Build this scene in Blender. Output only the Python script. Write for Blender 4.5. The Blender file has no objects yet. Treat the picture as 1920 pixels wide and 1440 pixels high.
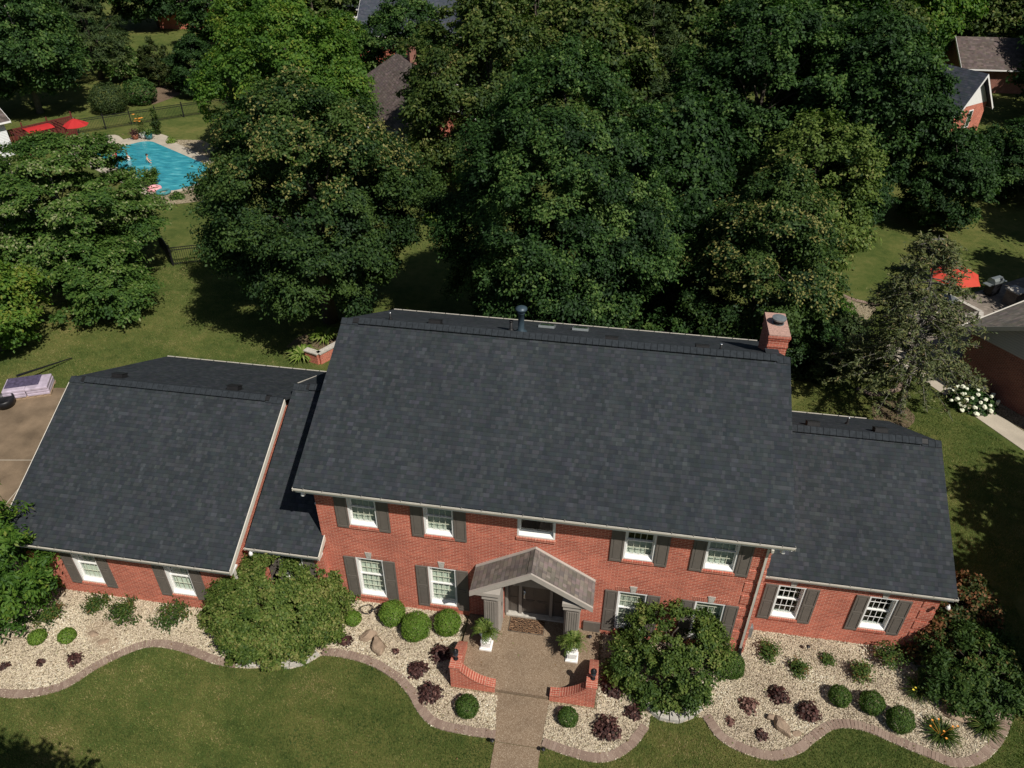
import bpy, math, random
import numpy as np
from mathutils import Vector, Matrix

# ------------------------------------------------------------------ camera, sky, sun, exposure
SC = bpy.context.scene
COL = SC.collection
cam_data = bpy.data.cameras.new("camera")
cam = bpy.data.objects.new("camera", cam_data)
COL.objects.link(cam)
cam_data.sensor_width = 36.0
cam_data.lens = 36.0 * 1444.8 / 1920.0
cam_data.clip_start = 0.1
cam_data.clip_end = 2000.0
YAW, PITCH, ROLL = 0.15622, 0.62746, 0.00497
cam.matrix_world = (Matrix.Translation((8.859, -16.350, 22.038)) @ Matrix.Rotation(YAW, 4, 'Z')
                    @ Matrix.Rotation(math.pi / 2 - PITCH, 4, 'X') @ Matrix.Rotation(ROLL, 4, 'Z'))
SC.camera = cam

SUN_DIR = Vector((0.455, -0.428, 0.781)).normalized()          # towards the sun
SUN_ELEV = math.asin(SUN_DIR.z)
SUN_AZ = math.atan2(SUN_DIR.x, SUN_DIR.y)
world = bpy.data.worlds.new("World")
SC.world = world
world.use_nodes = True
wn = world.node_tree
bg = wn.nodes["Background"]
sky = wn.nodes.new("ShaderNodeTexSky")
sky.sky_type = 'NISHITA'
sky.sun_disc = False
sky.sun_elevation = SUN_ELEV
sky.sun_rotation = SUN_AZ
wn.links.new(sky.outputs[0], bg.inputs[0])
bg.inputs[1].default_value = 0.05
sun_data = bpy.data.lights.new("sun", 'SUN')
sun_data.energy = 5.0
sun_data.angle = math.radians(0.53)
sun_data.color = (1.0, 0.95, 0.87)
sun = bpy.data.objects.new("sun", sun_data)
sun.rotation_euler = SUN_DIR.to_track_quat('Z', 'Y').to_euler()
sun.location = (40, -40, 60)
COL.objects.link(sun)
SC.view_settings.view_transform = 'Standard'
SC.view_settings.look = 'None'
SC.view_settings.exposure = 0.0
SC.view_settings.gamma = 1.0
SC.view_settings.use_curve_mapping = False
SC.render.engine = 'CYCLES'
SC.cycles.max_bounces = 5
SC.cycles.diffuse_bounces = 3
SC.cycles.glossy_bounces = 2
SC.cycles.transmission_bounces = 3
SC.cycles.transparent_max_bounces = 8

# ------------------------------------------------------------------ helpers: objects
def tag(o, label=None, cat=None, group=None, kind=None):
    if label: o["label"] = label
    if cat: o["category"] = cat
    if group: o["group"] = group
    if kind: o["kind"] = kind
    return o

def empty(name, loc=(0, 0, 0), rz=0.0):
    o = bpy.data.objects.new(name, None)
    o.location = loc
    o.rotation_euler = (0, 0, rz)
    o.empty_display_size = 0.2
    COL.objects.link(o)
    return o

def copy_tree(o, parent=None):
    c = o.copy()
    COL.objects.link(c)
    c.parent = parent
    if parent is not None:
        c.matrix_parent_inverse = o.matrix_parent_inverse.copy()
    for ch in list(o.children):
        copy_tree(ch, c)
    return c

def link_mesh(name, me, mats, parent=None, loc=None):
    for m in (mats if isinstance(mats, (list, tuple)) else [mats]):
        me.materials.append(m)
    o = bpy.data.objects.new(name, me)
    COL.objects.link(o)
    if parent is not None: o.parent = parent
    if loc is not None: o.location = loc
    return o

class MB:
    """collects faces and links them as one mesh object with metre-scaled UVs"""
    def __init__(s): s.v = []; s.f = []; s.m = []
    def face(s, pts, mat=0):
        i = len(s.v); s.v += [tuple(p) for p in pts]; s.f.append(list(range(i, i + len(pts)))); s.m.append(mat)
    def grid_faces(s, vs, fs, mat=0):
        i = len(s.v); s.v += [tuple(p) for p in vs]
        for f in fs: s.f.append([i + k for k in f]); s.m.append(mat)
    def box(s, x0, x1, y0, y1, z0, z1, mat=0):
        v = [(x0, y0, z0), (x1, y0, z0), (x1, y1, z0), (x0, y1, z0), (x0, y0, z1), (x1, y0, z1), (x1, y1, z1), (x0, y1, z1)]
        s.grid_faces(v, [(3, 2, 1, 0), (4, 5, 6, 7), (0, 1, 5, 4), (1, 2, 6, 5), (2, 3, 7, 6), (3, 0, 4, 7)], mat)
    def obox(s, c, ax, h, mat=0):
        """oriented box: centre, three axes, three half sizes"""
        c = Vector(c); a = [Vector(x).normalized() * q for x, q in zip(ax, h)]
        v = [c + a[0] * i + a[1] * j + a[2] * k for k in (-1, 1) for i, j in ((-1, -1), (1, -1), (1, 1), (-1, 1))]
        s.grid_faces(v, [(3, 2, 1, 0), (4, 5, 6, 7), (0, 1, 5, 4), (1, 2, 6, 5), (2, 3, 7, 6), (3, 0, 4, 7)], mat)
    def prism(s, pts, off, mat=0, side=None):
        """extrude a planar polygon along off"""
        a = [Vector(p) for p in pts]; o = Vector(off); b = [p + o for p in a]; n = len(a)
        nrm = Vector((0, 0, 0))
        for i in range(n): nrm += a[i].cross(a[(i + 1) % n])
        if nrm.dot(o) > 0: a, b = a, b; flip = True
        else: flip = False
        vs = a + b
        fs = [list(range(n))[::-1] if flip else list(range(n)), [n + i for i in (range(n) if flip else range(n)[::-1])]]
        for i in range(n):
            j = (i + 1) % n
            fs.append((i, j, n + j, n + i) if flip else (j, i, n + i, n + j))
        s.grid_faces(vs, fs[:2], mat)
        s.grid_faces(vs, fs[2:], mat if side is None else side)
    def tube(s, pts, rad, n=8, mat=0, cap=True):
        pts = [Vector(p) for p in pts]
        if not isinstance(rad, (list, tuple)): rad = [rad] * len(pts)
        vs = []; ref = Vector((0.31, 0.17, 0.93))
        for i, p in enumerate(pts):
            d = (pts[min(i + 1, len(pts) - 1)] - pts[max(i - 1, 0)]).normalized()
            if abs(d.dot(ref)) > 0.95: ref = Vector((0.9, 0.3, 0.1))
            a = d.cross(ref).normalized(); b = d.cross(a)
            for k in range(n):
                t = 2 * math.pi * k / n
                vs.append(p + (a * math.cos(t) + b * math.sin(t)) * rad[i])
        fs = []
        for i in range(len(pts) - 1):
            for k in range(n):
                j = (k + 1) % n
                fs.append((i * n + k, i * n + j, (i + 1) * n + j, (i + 1) * n + k))
        if cap:
            fs.append(list(range(n))[::-1]); fs.append([(len(pts) - 1) * n + k for k in range(n)])
        s.grid_faces(vs, fs, mat)
    def lathe(s, prof, c=(0, 0, 0), n=16, mat=0):
        vs = []; fs = []
        for r, z in prof:
            for k in range(n):
                t = 2 * math.pi * k / n
                vs.append((c[0] + r * math.cos(t), c[1] + r * math.sin(t), c[2] + z))
        for i in range(len(prof) - 1):
            for k in range(n):
                j = (k + 1) % n
                fs.append((i * n + k, i * n + j, (i + 1) * n + j, (i + 1) * n + k))
        fs.append(list(range(n))[::-1]); fs.append([(len(prof) - 1) * n + k for k in range(n)])
        s.grid_faces(vs, fs, mat)
    def build(s, name, mats, parent=None, loc=None, smooth=False):
        me = bpy.data.meshes.new(name)
        me.from_pydata([tuple(p) for p in s.v], [], s.f)
        me.polygons.foreach_set("material_index", s.m)
        if smooth: me.polygons.foreach_set("use_smooth", [True] * len(s.f))
        me.update()
        uv = me.uv_layers.new(name="UVMap").data
        z = Vector((0, 0, 1))
        for p in me.polygons:
            n = p.normal
            if abs(n.z) > 0.97: u, w = Vector((1, 0, 0)), Vector((0, 1, 0))
            else:
                u = z.cross(n).normalized(); w = n.cross(u)
            for li in p.loop_indices:
                co = me.vertices[me.loops[li].vertex_index].co
                uv[li].uv = (co.dot(u), co.dot(w))
        return link_mesh(name, me, mats, parent, loc)

def spline(pts, per=8):
    """Catmull-Rom through 2-D points"""
    P = [np.array(p, float) for p in pts]; P = [2 * P[0] - P[1]] + P + [2 * P[-1] - P[-2]]
    out = []
    for i in range(1, len(P) - 2):
        for k in range(per):
            t = k / per
            a, b, c, d = P[i - 1], P[i], P[i + 1], P[i + 2]
            out.append(0.5 * (2 * b + (c - a) * t + (2 * a - 5 * b + 4 * c - d) * t * t + (3 * b - a - 3 * c + d) * t ** 3))
    out.append(P[-2])
    return np.array(out)

def inside(poly, P):
    """points in polygon"""
    x, y = P[:, 0], P[:, 1]; c = np.zeros(len(P), bool); n = len(poly)
    for i in range(n):
        x0, y0 = poly[i]; x1, y1 = poly[(i + 1) % n]
        if y0 == y1: continue
        hit = ((y0 > y) != (y1 > y)) & (x < (x1 - x0) * (y - y0) / (y1 - y0) + x0)
        c ^= hit
    return c

# ------------------------------------------------------------------ helpers: materials
class NT:
    def __init__(s, name):
        s.m = bpy.data.materials.new(name); s.m.use_nodes = True
        s.t = s.m.node_tree; s.n = s.t.nodes; s.l = s.t.links
        s.bsdf = s.n["Principled BSDF"]
    def node(s, typ, **kw):
        nd = s.n.new("ShaderNode" + typ)
        for k, v in kw.items(): setattr(nd, k, v)
        return nd
    def inp(s, sock, v):
        if isinstance(v, bpy.types.NodeSocket): s.l.new(v, sock)
        elif v is not None: sock.default_value = v
    def math(s, op, a, b=None, c=None):
        nd = s.node("Math", operation=op)
        s.inp(nd.inputs[0], a)
        if b is not None: s.inp(nd.inputs[1], b)
        if c is not None: s.inp(nd.inputs[2], c)
        return nd.outputs[0]
    def uv(s): return s.node("UVMap").outputs[0]
    def obj(s): return s.node("TexCoord").outputs["Object"]
    def pos(s): return s.node("NewGeometry").outputs["Position"]
    def noise(s, vec, scale, detail=3, rough=0.55):
        nd = s.node("TexNoise"); s.inp(nd.inputs["Vector"], vec)
        nd.inputs["Scale"].default_value = scale; nd.inputs["Detail"].default_value = detail; nd.inputs["Roughness"].default_value = rough
        return nd.outputs["Fac"]
    def ramp(s, fac, stops, interp='LINEAR'):
        nd = s.node("ValToRGB"); cr = nd.color_ramp; cr.interpolation = interp
        while len(cr.elements) < len(stops): cr.elements.new(0.5)
        for e, (p, c) in zip(cr.elements, stops): e.position = p; e.color = (*c, 1)
        s.inp(nd.inputs[0], fac); return nd.outputs[0]
    def mix(s, fac, a, b, mode='MIX'):
        nd = s.node("Mix", data_type='RGBA', blend_type=mode)
        s.inp(nd.inputs[0], fac)
        s.inp(nd.inputs[6], (*a, 1) if isinstance(a, tuple) else a)
        s.inp(nd.inputs[7], (*b, 1) if isinstance(b, tuple) else b)
        return nd.outputs[2]
    def bump(s, h, dist=0.01, strength=1.0):
        nd = s.node("Bump"); s.inp(nd.inputs["Height"], h)
        nd.inputs["Distance"].default_value = dist; nd.inputs["Strength"].default_value = strength
        s.l.new(nd.outputs[0], s.bsdf.inputs["Normal"])
    def done(s, col=None, rough=0.7, spec=0.3, metal=0.0):
        s.inp(s.bsdf.inputs["Base Color"], (*col, 1) if isinstance(col, tuple) else col)
        s.inp(s.bsdf.inputs["Roughness"], rough)
        s.bsdf.inputs["Specular IOR Level"].default_value = spec
        s.bsdf.inputs["Metallic"].default_value = metal
        return s.m

def plain(name, col, rough=0.6, var=0.12, scale=6.0, spec=0.3, metal=0.0, bump=0.0):
    """one colour with blotchy variation"""
    t = NT(name); f = t.noise(t.obj(), scale, 4)
    lo = tuple(c * (1 - var) for c in col); hi = tuple(min(1, c * (1 + var)) for c in col)
    c = t.ramp(f, [(0.3, lo), (0.7, hi)])
    if bump: t.bump(t.noise(t.obj(), scale * 6, 3), bump)
    return t.done(c, rough, spec, metal)

def shingle(name, cols, course=0.145, tab=0.22, band=0.72):
    """laminated shingles laid in courses, each tab its own tone"""
    t = NT(name); sep = t.node("SeparateXYZ"); t.l.new(t.uv(), sep.inputs[0])
    u, v = sep.outputs[0], sep.outputs[1]
    cv = t.math('DIVIDE', v, course); row = t.math('FLOOR', cv); fr = t.math('FRACT', cv)
    def cell(w, seed):
        w1 = t.node("TexWhiteNoise", noise_dimensions='2D'); cb = t.node("CombineXYZ")
        t.inp(cb.inputs[0], row); cb.inputs[1].default_value = seed; t.l.new(cb.outputs[0], w1.inputs["Vector"])
        a = t.math('ADD', t.math('DIVIDE', u, w), t.math('MULTIPLY', w1.outputs[0], 17.3))
        a = t.math('ADD', a, t.math('MULTIPLY', t.math('SINE', t.math('MULTIPLY', a, 1.7)), 0.28))
        w2 = t.node("TexWhiteNoise", noise_dimensions='3D'); cb2 = t.node("CombineXYZ")
        t.inp(cb2.inputs[0], t.math('FLOOR', a)); t.inp(cb2.inputs[1], row); cb2.inputs[2].default_value = seed
        t.l.new(cb2.outputs[0], w2.inputs["Vector"])
        return w2.outputs[0], w2.outputs[1], t.math('FRACT', a)
    a, ac, af = cell(tab, 3.1); b, bc, bf = cell(tab * 1.45, 8.7)
    val = t.math('ADD', t.math('MULTIPLY', t.math('POWER', a, 1.8), 0.65), t.math('MULTIPLY', b, 0.35))
    col = t.ramp(val, [(0.0, cols[0]), (0.35, cols[1]), (0.7, cols[2]), (1.0, cols[3])])
    hue = t.mix(0.11, col, t.mix(1.0, col, ac, 'MULTIPLY'))
    pos = t.pos()
    big = t.noise(pos, 0.35, 3); hue = t.mix(1.0, hue, t.ramp(big, [(0.3, (0.93, 0.93, 0.93)), (0.7, (1.06, 1.06, 1.06))]), 'MULTIPLY')
    mpv = t.node('Mapping'); t.l.new(t.uv(), mpv.inputs[0]); mpv.inputs['Scale'].default_value = (1.0, 0.10, 1)
    stk = t.noise(mpv.outputs[0], 2.2, 4, 0.65); hue = t.mix(1.0, hue, t.ramp(stk, [(0.3, (0.90, 0.90, 0.91)), (0.7, (1.08, 1.08, 1.07))]), 'MULTIPLY')
    gr = t.noise(t.uv(), 90, 2); hue = t.mix(1.0, hue, t.ramp(gr, [(0.3, (0.8, 0.8, 0.8)), (0.7, (1.18, 1.18, 1.18))]), 'MULTIPLY')
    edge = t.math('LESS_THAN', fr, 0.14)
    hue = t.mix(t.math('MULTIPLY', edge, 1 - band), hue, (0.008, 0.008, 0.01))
    h = t.math('ADD', t.math('SUBTRACT', 1.0, fr), t.math('MULTIPLY', t.math('GREATER_THAN', a, 0.55), 0.6))
    t.bump(h, 0.006, 0.6)
    return t.done(hue, 0.92, 0.12)

def brick_mat(name, c1, c2, mortar, bw=0.215, bh=0.072, ms=0.010, swap=False):
    t = NT(name); vec = t.uv()
    if swap:
        mp = t.node("Mapping"); t.l.new(vec, mp.inputs[0]); mp.inputs["Rotation"].default_value = (0, 0, math.pi / 2); vec = mp.outputs[0]
    br = t.node("TexBrick"); t.l.new(vec, br.inputs["Vector"])
    br.inputs["Color1"].default_value = (*c1, 1); br.inputs["Color2"].default_value = (*c2, 1); br.inputs["Mortar"].default_value = (*mortar, 1)
    br.inputs["Scale"].default_value = 1.0; br.inputs["Mortar Size"].default_value = ms; br.inputs["Mortar Smooth"].default_value = 0.2
    br.inputs["Bias"].default_value = -0.1; br.inputs["Brick Width"].default_value = bw; br.inputs["Row Height"].default_value = bh
    n1 = t.noise(t.uv(), 1.1, 4); c = t.mix(1.0, br.outputs[0], t.ramp(n1, [(0.28, (0.78, 0.76, 0.76)), (0.72, (1.12, 1.10, 1.08))]), 'MULTIPLY')
    n2 = t.noise(t.uv(), 38, 2); c = t.mix(1.0, c, t.ramp(n2, [(0.3, (0.78, 0.76, 0.76)), (0.7, (1.2, 1.16, 1.12))]), 'MULTIPLY')
    t.bump(t.math('ADD', t.math('MULTIPLY', br.outputs[1], -1.0), t.math('MULTIPLY', n2, 0.3)), 0.006, 0.8)
    return t.done(c, 0.85, 0.2)

def leaf_mat(name, stops, trans=0.30, rough=0.6, gloss=0.012):
    """leaves: tone picked per leaf, a little light through them"""
    t = NT(name); at = t.node("Attribute"); at.attribute_name = "tint"
    c = t.ramp(at.outputs["Fac"], stops)
    t.n.remove(t.bsdf)
    d = t.node("BsdfDiffuse"); t.l.new(c, d.inputs[0])
    tr = t.node("BsdfTranslucent"); t.l.new(t.mix(1.0, c, (0.88, 1.22, 0.45), 'MULTIPLY'), tr.inputs[0])
    mx = t.node("MixShader"); mx.inputs[0].default_value = trans
    t.l.new(d.outputs[0], mx.inputs[1]); t.l.new(tr.outputs[0], mx.inputs[2])
    g = t.node("BsdfGlossy"); g.inputs["Roughness"].default_value = rough; g.inputs[0].default_value = (0.9, 1, 0.95, 1)
    m2 = t.node("MixShader"); m2.inputs[0].default_value = gloss
    t.l.new(mx.outputs[0], m2.inputs[1]); t.l.new(g.outputs[0], m2.inputs[2])
    t.l.new(m2.outputs[0], t.n["Material Output"].inputs[0])
    return t.m

def tint_mat(name, stops, rough=0.8, spec=0.25):
    t = NT(name); at = t.node("Attribute"); at.attribute_name = "tint"
    c = t.ramp(at.outputs["Fac"], stops)
    f = t.noise(t.pos(), 40, 3); c = t.mix(1.0, c, t.ramp(f, [(0.3, (0.8, 0.8, 0.8)), (0.7, (1.15, 1.15, 1.15))]), 'MULTIPLY')
    return t.done(c, rough, spec)

M = {}
M['roof'] = shingle("charcoal_shingle", [(0.0270, 0.0315, 0.0355), (0.0345, 0.0402, 0.0450), (0.0410, 0.0475, 0.0530), (0.053, 0.062, 0.070)], 0.14, 0.13)
M['cap'] = plain("ridge_shingle", (0.027, 0.032, 0.037), 0.9, 0.25, 9, 0.15)
M['porch_roof'] = shingle("weathered_brown_shingle", [(0.12, 0.103, 0.09), (0.165, 0.144, 0.127), (0.20, 0.177, 0.157), (0.25, 0.226, 0.202)], 0.15, 0.15)
M['far_brown'] = shingle("brown_shingle", [(0.085, 0.065, 0.058), (0.11, 0.087, 0.078), (0.135, 0.11, 0.1), (0.17, 0.14, 0.13)], 0.2, 0.3)
M['far_slate'] = shingle("slate_shingle", [(0.045, 0.052, 0.066), (0.058, 0.066, 0.082), (0.07, 0.079, 0.096), (0.085, 0.095, 0.115)], 0.2, 0.3)
M['tan_roof'] = shingle("tan_shingle", [(0.13, 0.115, 0.1), (0.17, 0.15, 0.13), (0.2, 0.18, 0.155), (0.26, 0.235, 0.2)], 0.15, 0.25)
M['brick'] = brick_mat("red_brick", (0.54, 0.152, 0.098), (0.37, 0.098, 0.066), (0.72, 0.42, 0.32), ms=0.008)
M['brick_v'] = brick_mat("red_brick_soldier", (0.50, 0.15, 0.10), (0.38, 0.10, 0.07), (0.6, 0.36, 0.27), bw=0.3, bh=0.072)
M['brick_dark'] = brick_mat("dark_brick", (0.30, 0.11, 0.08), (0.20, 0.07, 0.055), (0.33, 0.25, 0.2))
M['crown'] = plain("mortar_crown", (0.42, 0.26, 0.21), 0.9, 0.25, 14, bump=0.01)
M['white'] = plain("white_paint", (0.80, 0.79, 0.76), 0.45, 0.04)
M['cream'] = plain("cream_aluminium", (0.62, 0.58, 0.50), 0.4, 0.08, 3)
M['trough'] = plain("gutter_trough", (0.42, 0.40, 0.30), 0.6, 0.25, 2.5)
M['hanger'] = plain("gutter_hanger", (0.10, 0.095, 0.085), 0.5)
M['taupe'] = plain("taupe_paint", (0.235, 0.21, 0.185), 0.5, 0.06)
M['taupe_l'] = plain("taupe_trim", (0.385, 0.35, 0.31), 0.5, 0.06)
M['shutter'] = plain("shutter_paint", (0.135, 0.118, 0.102), 0.5, 0.08)
M['door'] = plain("door_paint", (0.095, 0.080, 0.068), 0.4, 0.08)
M['stone'] = plain("limestone", (0.46, 0.43, 0.38), 0.85, 0.2, 7, bump=0.02)
M['muntin'] = plain("muntin_paint", (0.55, 0.56, 0.44), 0.5, 0.05)
M['blind'] = plain("blind_slat", (0.78, 0.79, 0.70), 0.6, 0.05)
M['shade'] = plain("roller_shade", (0.66, 0.66, 0.58), 0.8, 0.06)
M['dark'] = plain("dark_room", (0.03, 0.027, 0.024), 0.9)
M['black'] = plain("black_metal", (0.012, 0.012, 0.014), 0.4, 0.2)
M['vent'] = plain("vent_metal", (0.014, 0.014, 0.015), 0.55, 0.2)
M['steel'] = plain("galvanised_steel", (0.30, 0.33, 0.33), 0.4, 0.12, 8, 0.5, 0.6)
M['bluesteel'] = plain("flue_paint", (0.045, 0.07, 0.09), 0.45, 0.2, 8, 0.5, 0.2)
M['chrome'] = plain("silver_metal", (0.7, 0.7, 0.68), 0.25, 0.05, 4, 0.5, 0.9)
M['lantern'] = plain("lantern_glass", (0.03, 0.045, 0.06), 0.15, 0.2, 5, 0.6)
M['siding'] = None
def glass():
    t = NT("window_glass"); t.n.remove(t.bsdf)
    tr = t.node("BsdfTransparent"); tr.inputs[0].default_value = (0.72, 0.78, 0.74, 1)
    g = t.node("BsdfGlossy"); g.inputs["Roughness"].default_value = 0.02
    fr = t.node("Fresnel"); fr.inputs[0].default_value = 1.5; ge = t.node("NewGeometry")
    f2 = t.math('ADD', t.math('MULTIPLY', fr.outputs[0], t.math('SUBTRACT', 1.0, ge.outputs["Backfacing"])), 0.03)
    mx = t.node("MixShader"); t.l.new(f2, mx.inputs[0]); t.l.new(tr.outputs[0], mx.inputs[1]); t.l.new(g.outputs[0], mx.inputs[2])
    t.l.new(mx.outputs[0], t.n["Material Output"].inputs[0]); return t.m
M['glass'] = glass()
def siding(name, col, step=0.12):
    t = NT(name); sep = t.node("SeparateXYZ"); t.l.new(t.uv(), sep.inputs[0])
    fr = t.math('FRACT', t.math('DIVIDE', sep.outputs[1], step))
    c = t.mix(t.math('LESS_THAN', fr, 0.12), col, tuple(x * 0.55 for x in col))
    t.bump(t.math('SUBTRACT', 1.0, fr), 0.012, 0.9)
    return t.done(c, 0.6, 0.3)
M['siding'] = siding("white_siding", (0.74, 0.75, 0.76))
M['siding_g'] = siding("grey_siding", (0.42, 0.42, 0.40))

def grass_mat():
    t = NT("lawn"); p = t.pos()
    a = t.noise(p, 0.42, 5, 0.6); b = t.noise(p, 2.3, 4, 0.6); c = t.noise(p, 26, 3, 0.7); e = t.noise(p, 0.11, 2)
    m = t.math('ADD', t.math('ADD', t.math('MULTIPLY', a, 0.42), t.math('MULTIPLY', b, 0.28)), t.math('MULTIPLY', c, 0.30))
    col = t.ramp(m, [(0.33, (0.038, 0.064, 0.016)), (0.46, (0.084, 0.110, 0.028)), (0.57, (0.138, 0.146, 0.044)), (0.70, (0.21, 0.172, 0.070))])
    col = t.mix(1.0, col, t.ramp(e, [(0.35, (0.85, 0.92, 0.85)), (0.65, (1.12, 1.05, 1.05))]), 'MULTIPLY')
    t.bump(t.math('ADD', c, t.math('MULTIPLY', t.noise(p, 70, 2), 0.6)), 0.05, 0.9)
    return t.done(col, 0.9, 0.1)
M['grass'] = grass_mat()
def speck(name, stops, scale=60, bump=0.004, big=0.5):
    t = NT(name); p = t.pos(); v = t.node("TexVoronoi"); t.l.new(p, v.inputs["Vector"]); v.inputs["Scale"].default_value = scale
    w = t.node("TexWhiteNoise", noise_dimensions='3D'); t.l.new(v.outputs["Color"], w.inputs["Vector"])
    c = t.ramp(w.outputs[0], stops)
    n = t.noise(p, 0.9, 5); c = t.mix(1.0, c, t.ramp(n, [(0.3, (1 - 0.3 * big, 1 - 0.3 * big, 1 - 0.3 * big)), (0.7, (1 + 0.2 * big, 1 + 0.2 * big, 1 + 0.2 * big))]), 'MULTIPLY')
    t.bump(v.outputs["Distance"], bump, 0.8)
    return t.done(c, 0.88, 0.2)
M['aggregate'] = speck("exposed_aggregate", [(0.0, (0.145, 0.096, 0.06)), (0.35, (0.205, 0.146, 0.096)), (0.75, (0.25, 0.185, 0.125)), (1.0, (0.36, 0.29, 0.21))], 60, 0.003)
M['gravel'] = speck("gravel_base", [(0.0, (0.08, 0.06, 0.04)), (0.5, (0.26, 0.21, 0.13)), (1.0, (0.42, 0.36, 0.25))], 26, 0.02)
M['pebble'] = tint_mat("pebble_stone", [(0.0, (0.17, 0.12, 0.08)), (0.15, (0.37, 0.30, 0.22)), (0.5, (0.53, 0.455, 0.345)), (0.72, (0.57, 0.475, 0.345)), (0.85, (0.64, 0.57, 0.40)), (1.0, (0.78, 0.74, 0.62))])
M['concrete'] = speck("driveway_concrete", [(0.0, (0.165, 0.118, 0.075)), (1.0, (0.215, 0.158, 0.104))], 120, 0.002, 1.3)
M['pale_concrete'] = speck("pale_concrete", [(0.0, (0.38, 0.33, 0.26)), (1.0, (0.46, 0.41, 0.33))], 90, 0.002, 0.6)
M['sand'] = speck("bare_sand", [(0.0, (0.27, 0.205, 0.14)), (1.0, (0.36, 0.285, 0.20))], 40, 0.01)
M['soil'] = speck("bare_soil", [(0.0, (0.12, 0.08, 0.05)), (1.0, (0.2, 0.145, 0.10))], 30, 0.03)
M['paver'] = tint_mat("edging_brick", [(0.0, (0.215, 0.15, 0.118)), (0.5, (0.25, 0.18, 0.14)), (1.0, (0.29, 0.215, 0.17))])
M['rock'] = plain("tan_sandstone", (0.30, 0.22, 0.155), 0.85, 0.22, 3, bump=0.03)
M['bark'] = plain("bark", (0.085, 0.07, 0.055), 0.95, 0.35, 5, bump=0.03)
M['bark_g'] = plain("grey_bark", (0.16, 0.15, 0.13), 0.95, 0.3, 5, bump=0.03)
M['water'] = None

G = lambda r, g, b: (r, g, b)
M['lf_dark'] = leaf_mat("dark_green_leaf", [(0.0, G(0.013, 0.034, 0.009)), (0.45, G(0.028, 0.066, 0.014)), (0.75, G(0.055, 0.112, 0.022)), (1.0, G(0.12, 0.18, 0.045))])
M['lf_gold'] = leaf_mat("linden_leaf", [(0.0, G(0.013, 0.032, 0.009)), (0.35, G(0.028, 0.062, 0.014)), (0.60, G(0.056, 0.098, 0.020)), (0.66, G(0.13, 0.145, 0.038)), (1.0, G(0.26, 0.235, 0.078))])
M['lf_bright'] = leaf_mat("bright_green_leaf", [(0.0, G(0.032, 0.080, 0.011)), (0.5, G(0.072, 0.150, 0.018)), (0.85, G(0.125, 0.205, 0.026)), (1.0, G(0.20, 0.22, 0.035))], 0.36)
M['lf_olive'] = leaf_mat("olive_leaf", [(0.0, G(0.022, 0.044, 0.010)), (0.5, G(0.050, 0.082, 0.015)), (0.85, G(0.092, 0.122, 0.024)), (1.0, G(0.19, 0.19, 0.06))])
M['lf_dog'] = leaf_mat("dogwood_leaf", [(0.0, G(0.026, 0.064, 0.012)), (0.5, G(0.060, 0.120, 0.020)), (0.86, G(0.11, 0.175, 0.033)), (0.95, G(0.18, 0.22, 0.07)), (1.0, G(0.38, 0.38, 0.24))], 0.32)
M['lf_pine'] = leaf_mat("pine_needle", [(0.0, G(0.016, 0.032, 0.010)), (0.5, G(0.035, 0.058, 0.016)), (1.0, G(0.07, 0.095, 0.026))], 0.15)
M['lf_spruce'] = leaf_mat("sparse_spruce_needle", [(0.0, G(0.045, 0.064, 0.026)), (0.5, G(0.110, 0.130, 0.050)), (0.82, G(0.18, 0.18, 0.07)), (1.0, G(0.26, 0.19, 0.10))], 0.15)
M['lf_box'] = leaf_mat("boxwood_leaf", [(0.0, G(0.050, 0.105, 0.013)), (0.5, G(0.115, 0.205, 0.026)), (1.0, G(0.22, 0.31, 0.05))])
M['lf_boxd'] = leaf_mat("dark_boxwood_leaf", [(0.0, G(0.026, 0.058, 0.010)), (0.5, G(0.054, 0.108, 0.018)), (1.0, G(0.11, 0.165, 0.034))])
M['lf_purple'] = leaf_mat("purple_leaf", [(0.0, G(0.024, 0.011, 0.011)), (0.5, G(0.062, 0.028, 0.025)), (0.85, G(0.13, 0.058, 0.05)), (1.0, G(0.22, 0.125, 0.10))], 0.15)
M['lf_rose'] = leaf_mat("rose_leaf", [(0.0, G(0.028, 0.060, 0.012)), (0.6, G(0.060, 0.105, 0.020)), (0.9, G(0.12, 0.15, 0.03)), (1.0, G(0.20, 0.11, 0.05))])
M['lf_crab'] = leaf_mat("crabapple_leaf", [(0.0, G(0.034, 0.066, 0.012)), (0.5, G(0.078, 0.122, 0.022)), (0.9, G(0.145, 0.19, 0.04)), (1.0, G(0.22, 0.21, 0.07))], 0.25)
M['lf_rust'] = leaf_mat("rust_tipped_leaf", [(0.0, G(0.022, 0.040, 0.010)), (0.5, G(0.045, 0.065, 0.016)), (0.68, G(0.085, 0.075, 0.022)), (0.8, G(0.20, 0.085, 0.038)), (1.0, G(0.28, 0.13, 0.06))])
M['lf_hosta'] = leaf_mat("hosta_leaf", [(0.0, G(0.08, 0.14, 0.02)), (0.6, G(0.17, 0.25, 0.04)), (1.0, G(0.32, 0.36, 0.12))])
M['lf_fern'] = leaf_mat("fern_leaf", [(0.0, G(0.055, 0.095, 0.016)), (0.6, G(0.12, 0.17, 0.03)), (1.0, G(0.26, 0.28, 0.09))])
M['lf_arb'] = leaf_mat("arborvitae_leaf", [(0.0, G(0.025, 0.042, 0.010)), (0.6, G(0.048, 0.068, 0.016)), (1.0, G(0.09, 0.085, 0.03))])
M['blade'] = leaf_mat("grass_blade", [(0.0, G(0.038, 0.074, 0.018)), (0.36, G(0.112, 0.166, 0.040)), (0.58, G(0.20, 0.222, 0.064)), (0.80, G(0.30, 0.245, 0.10)), (1.0, G(0.44, 0.34, 0.18))], 0.3)
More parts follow.
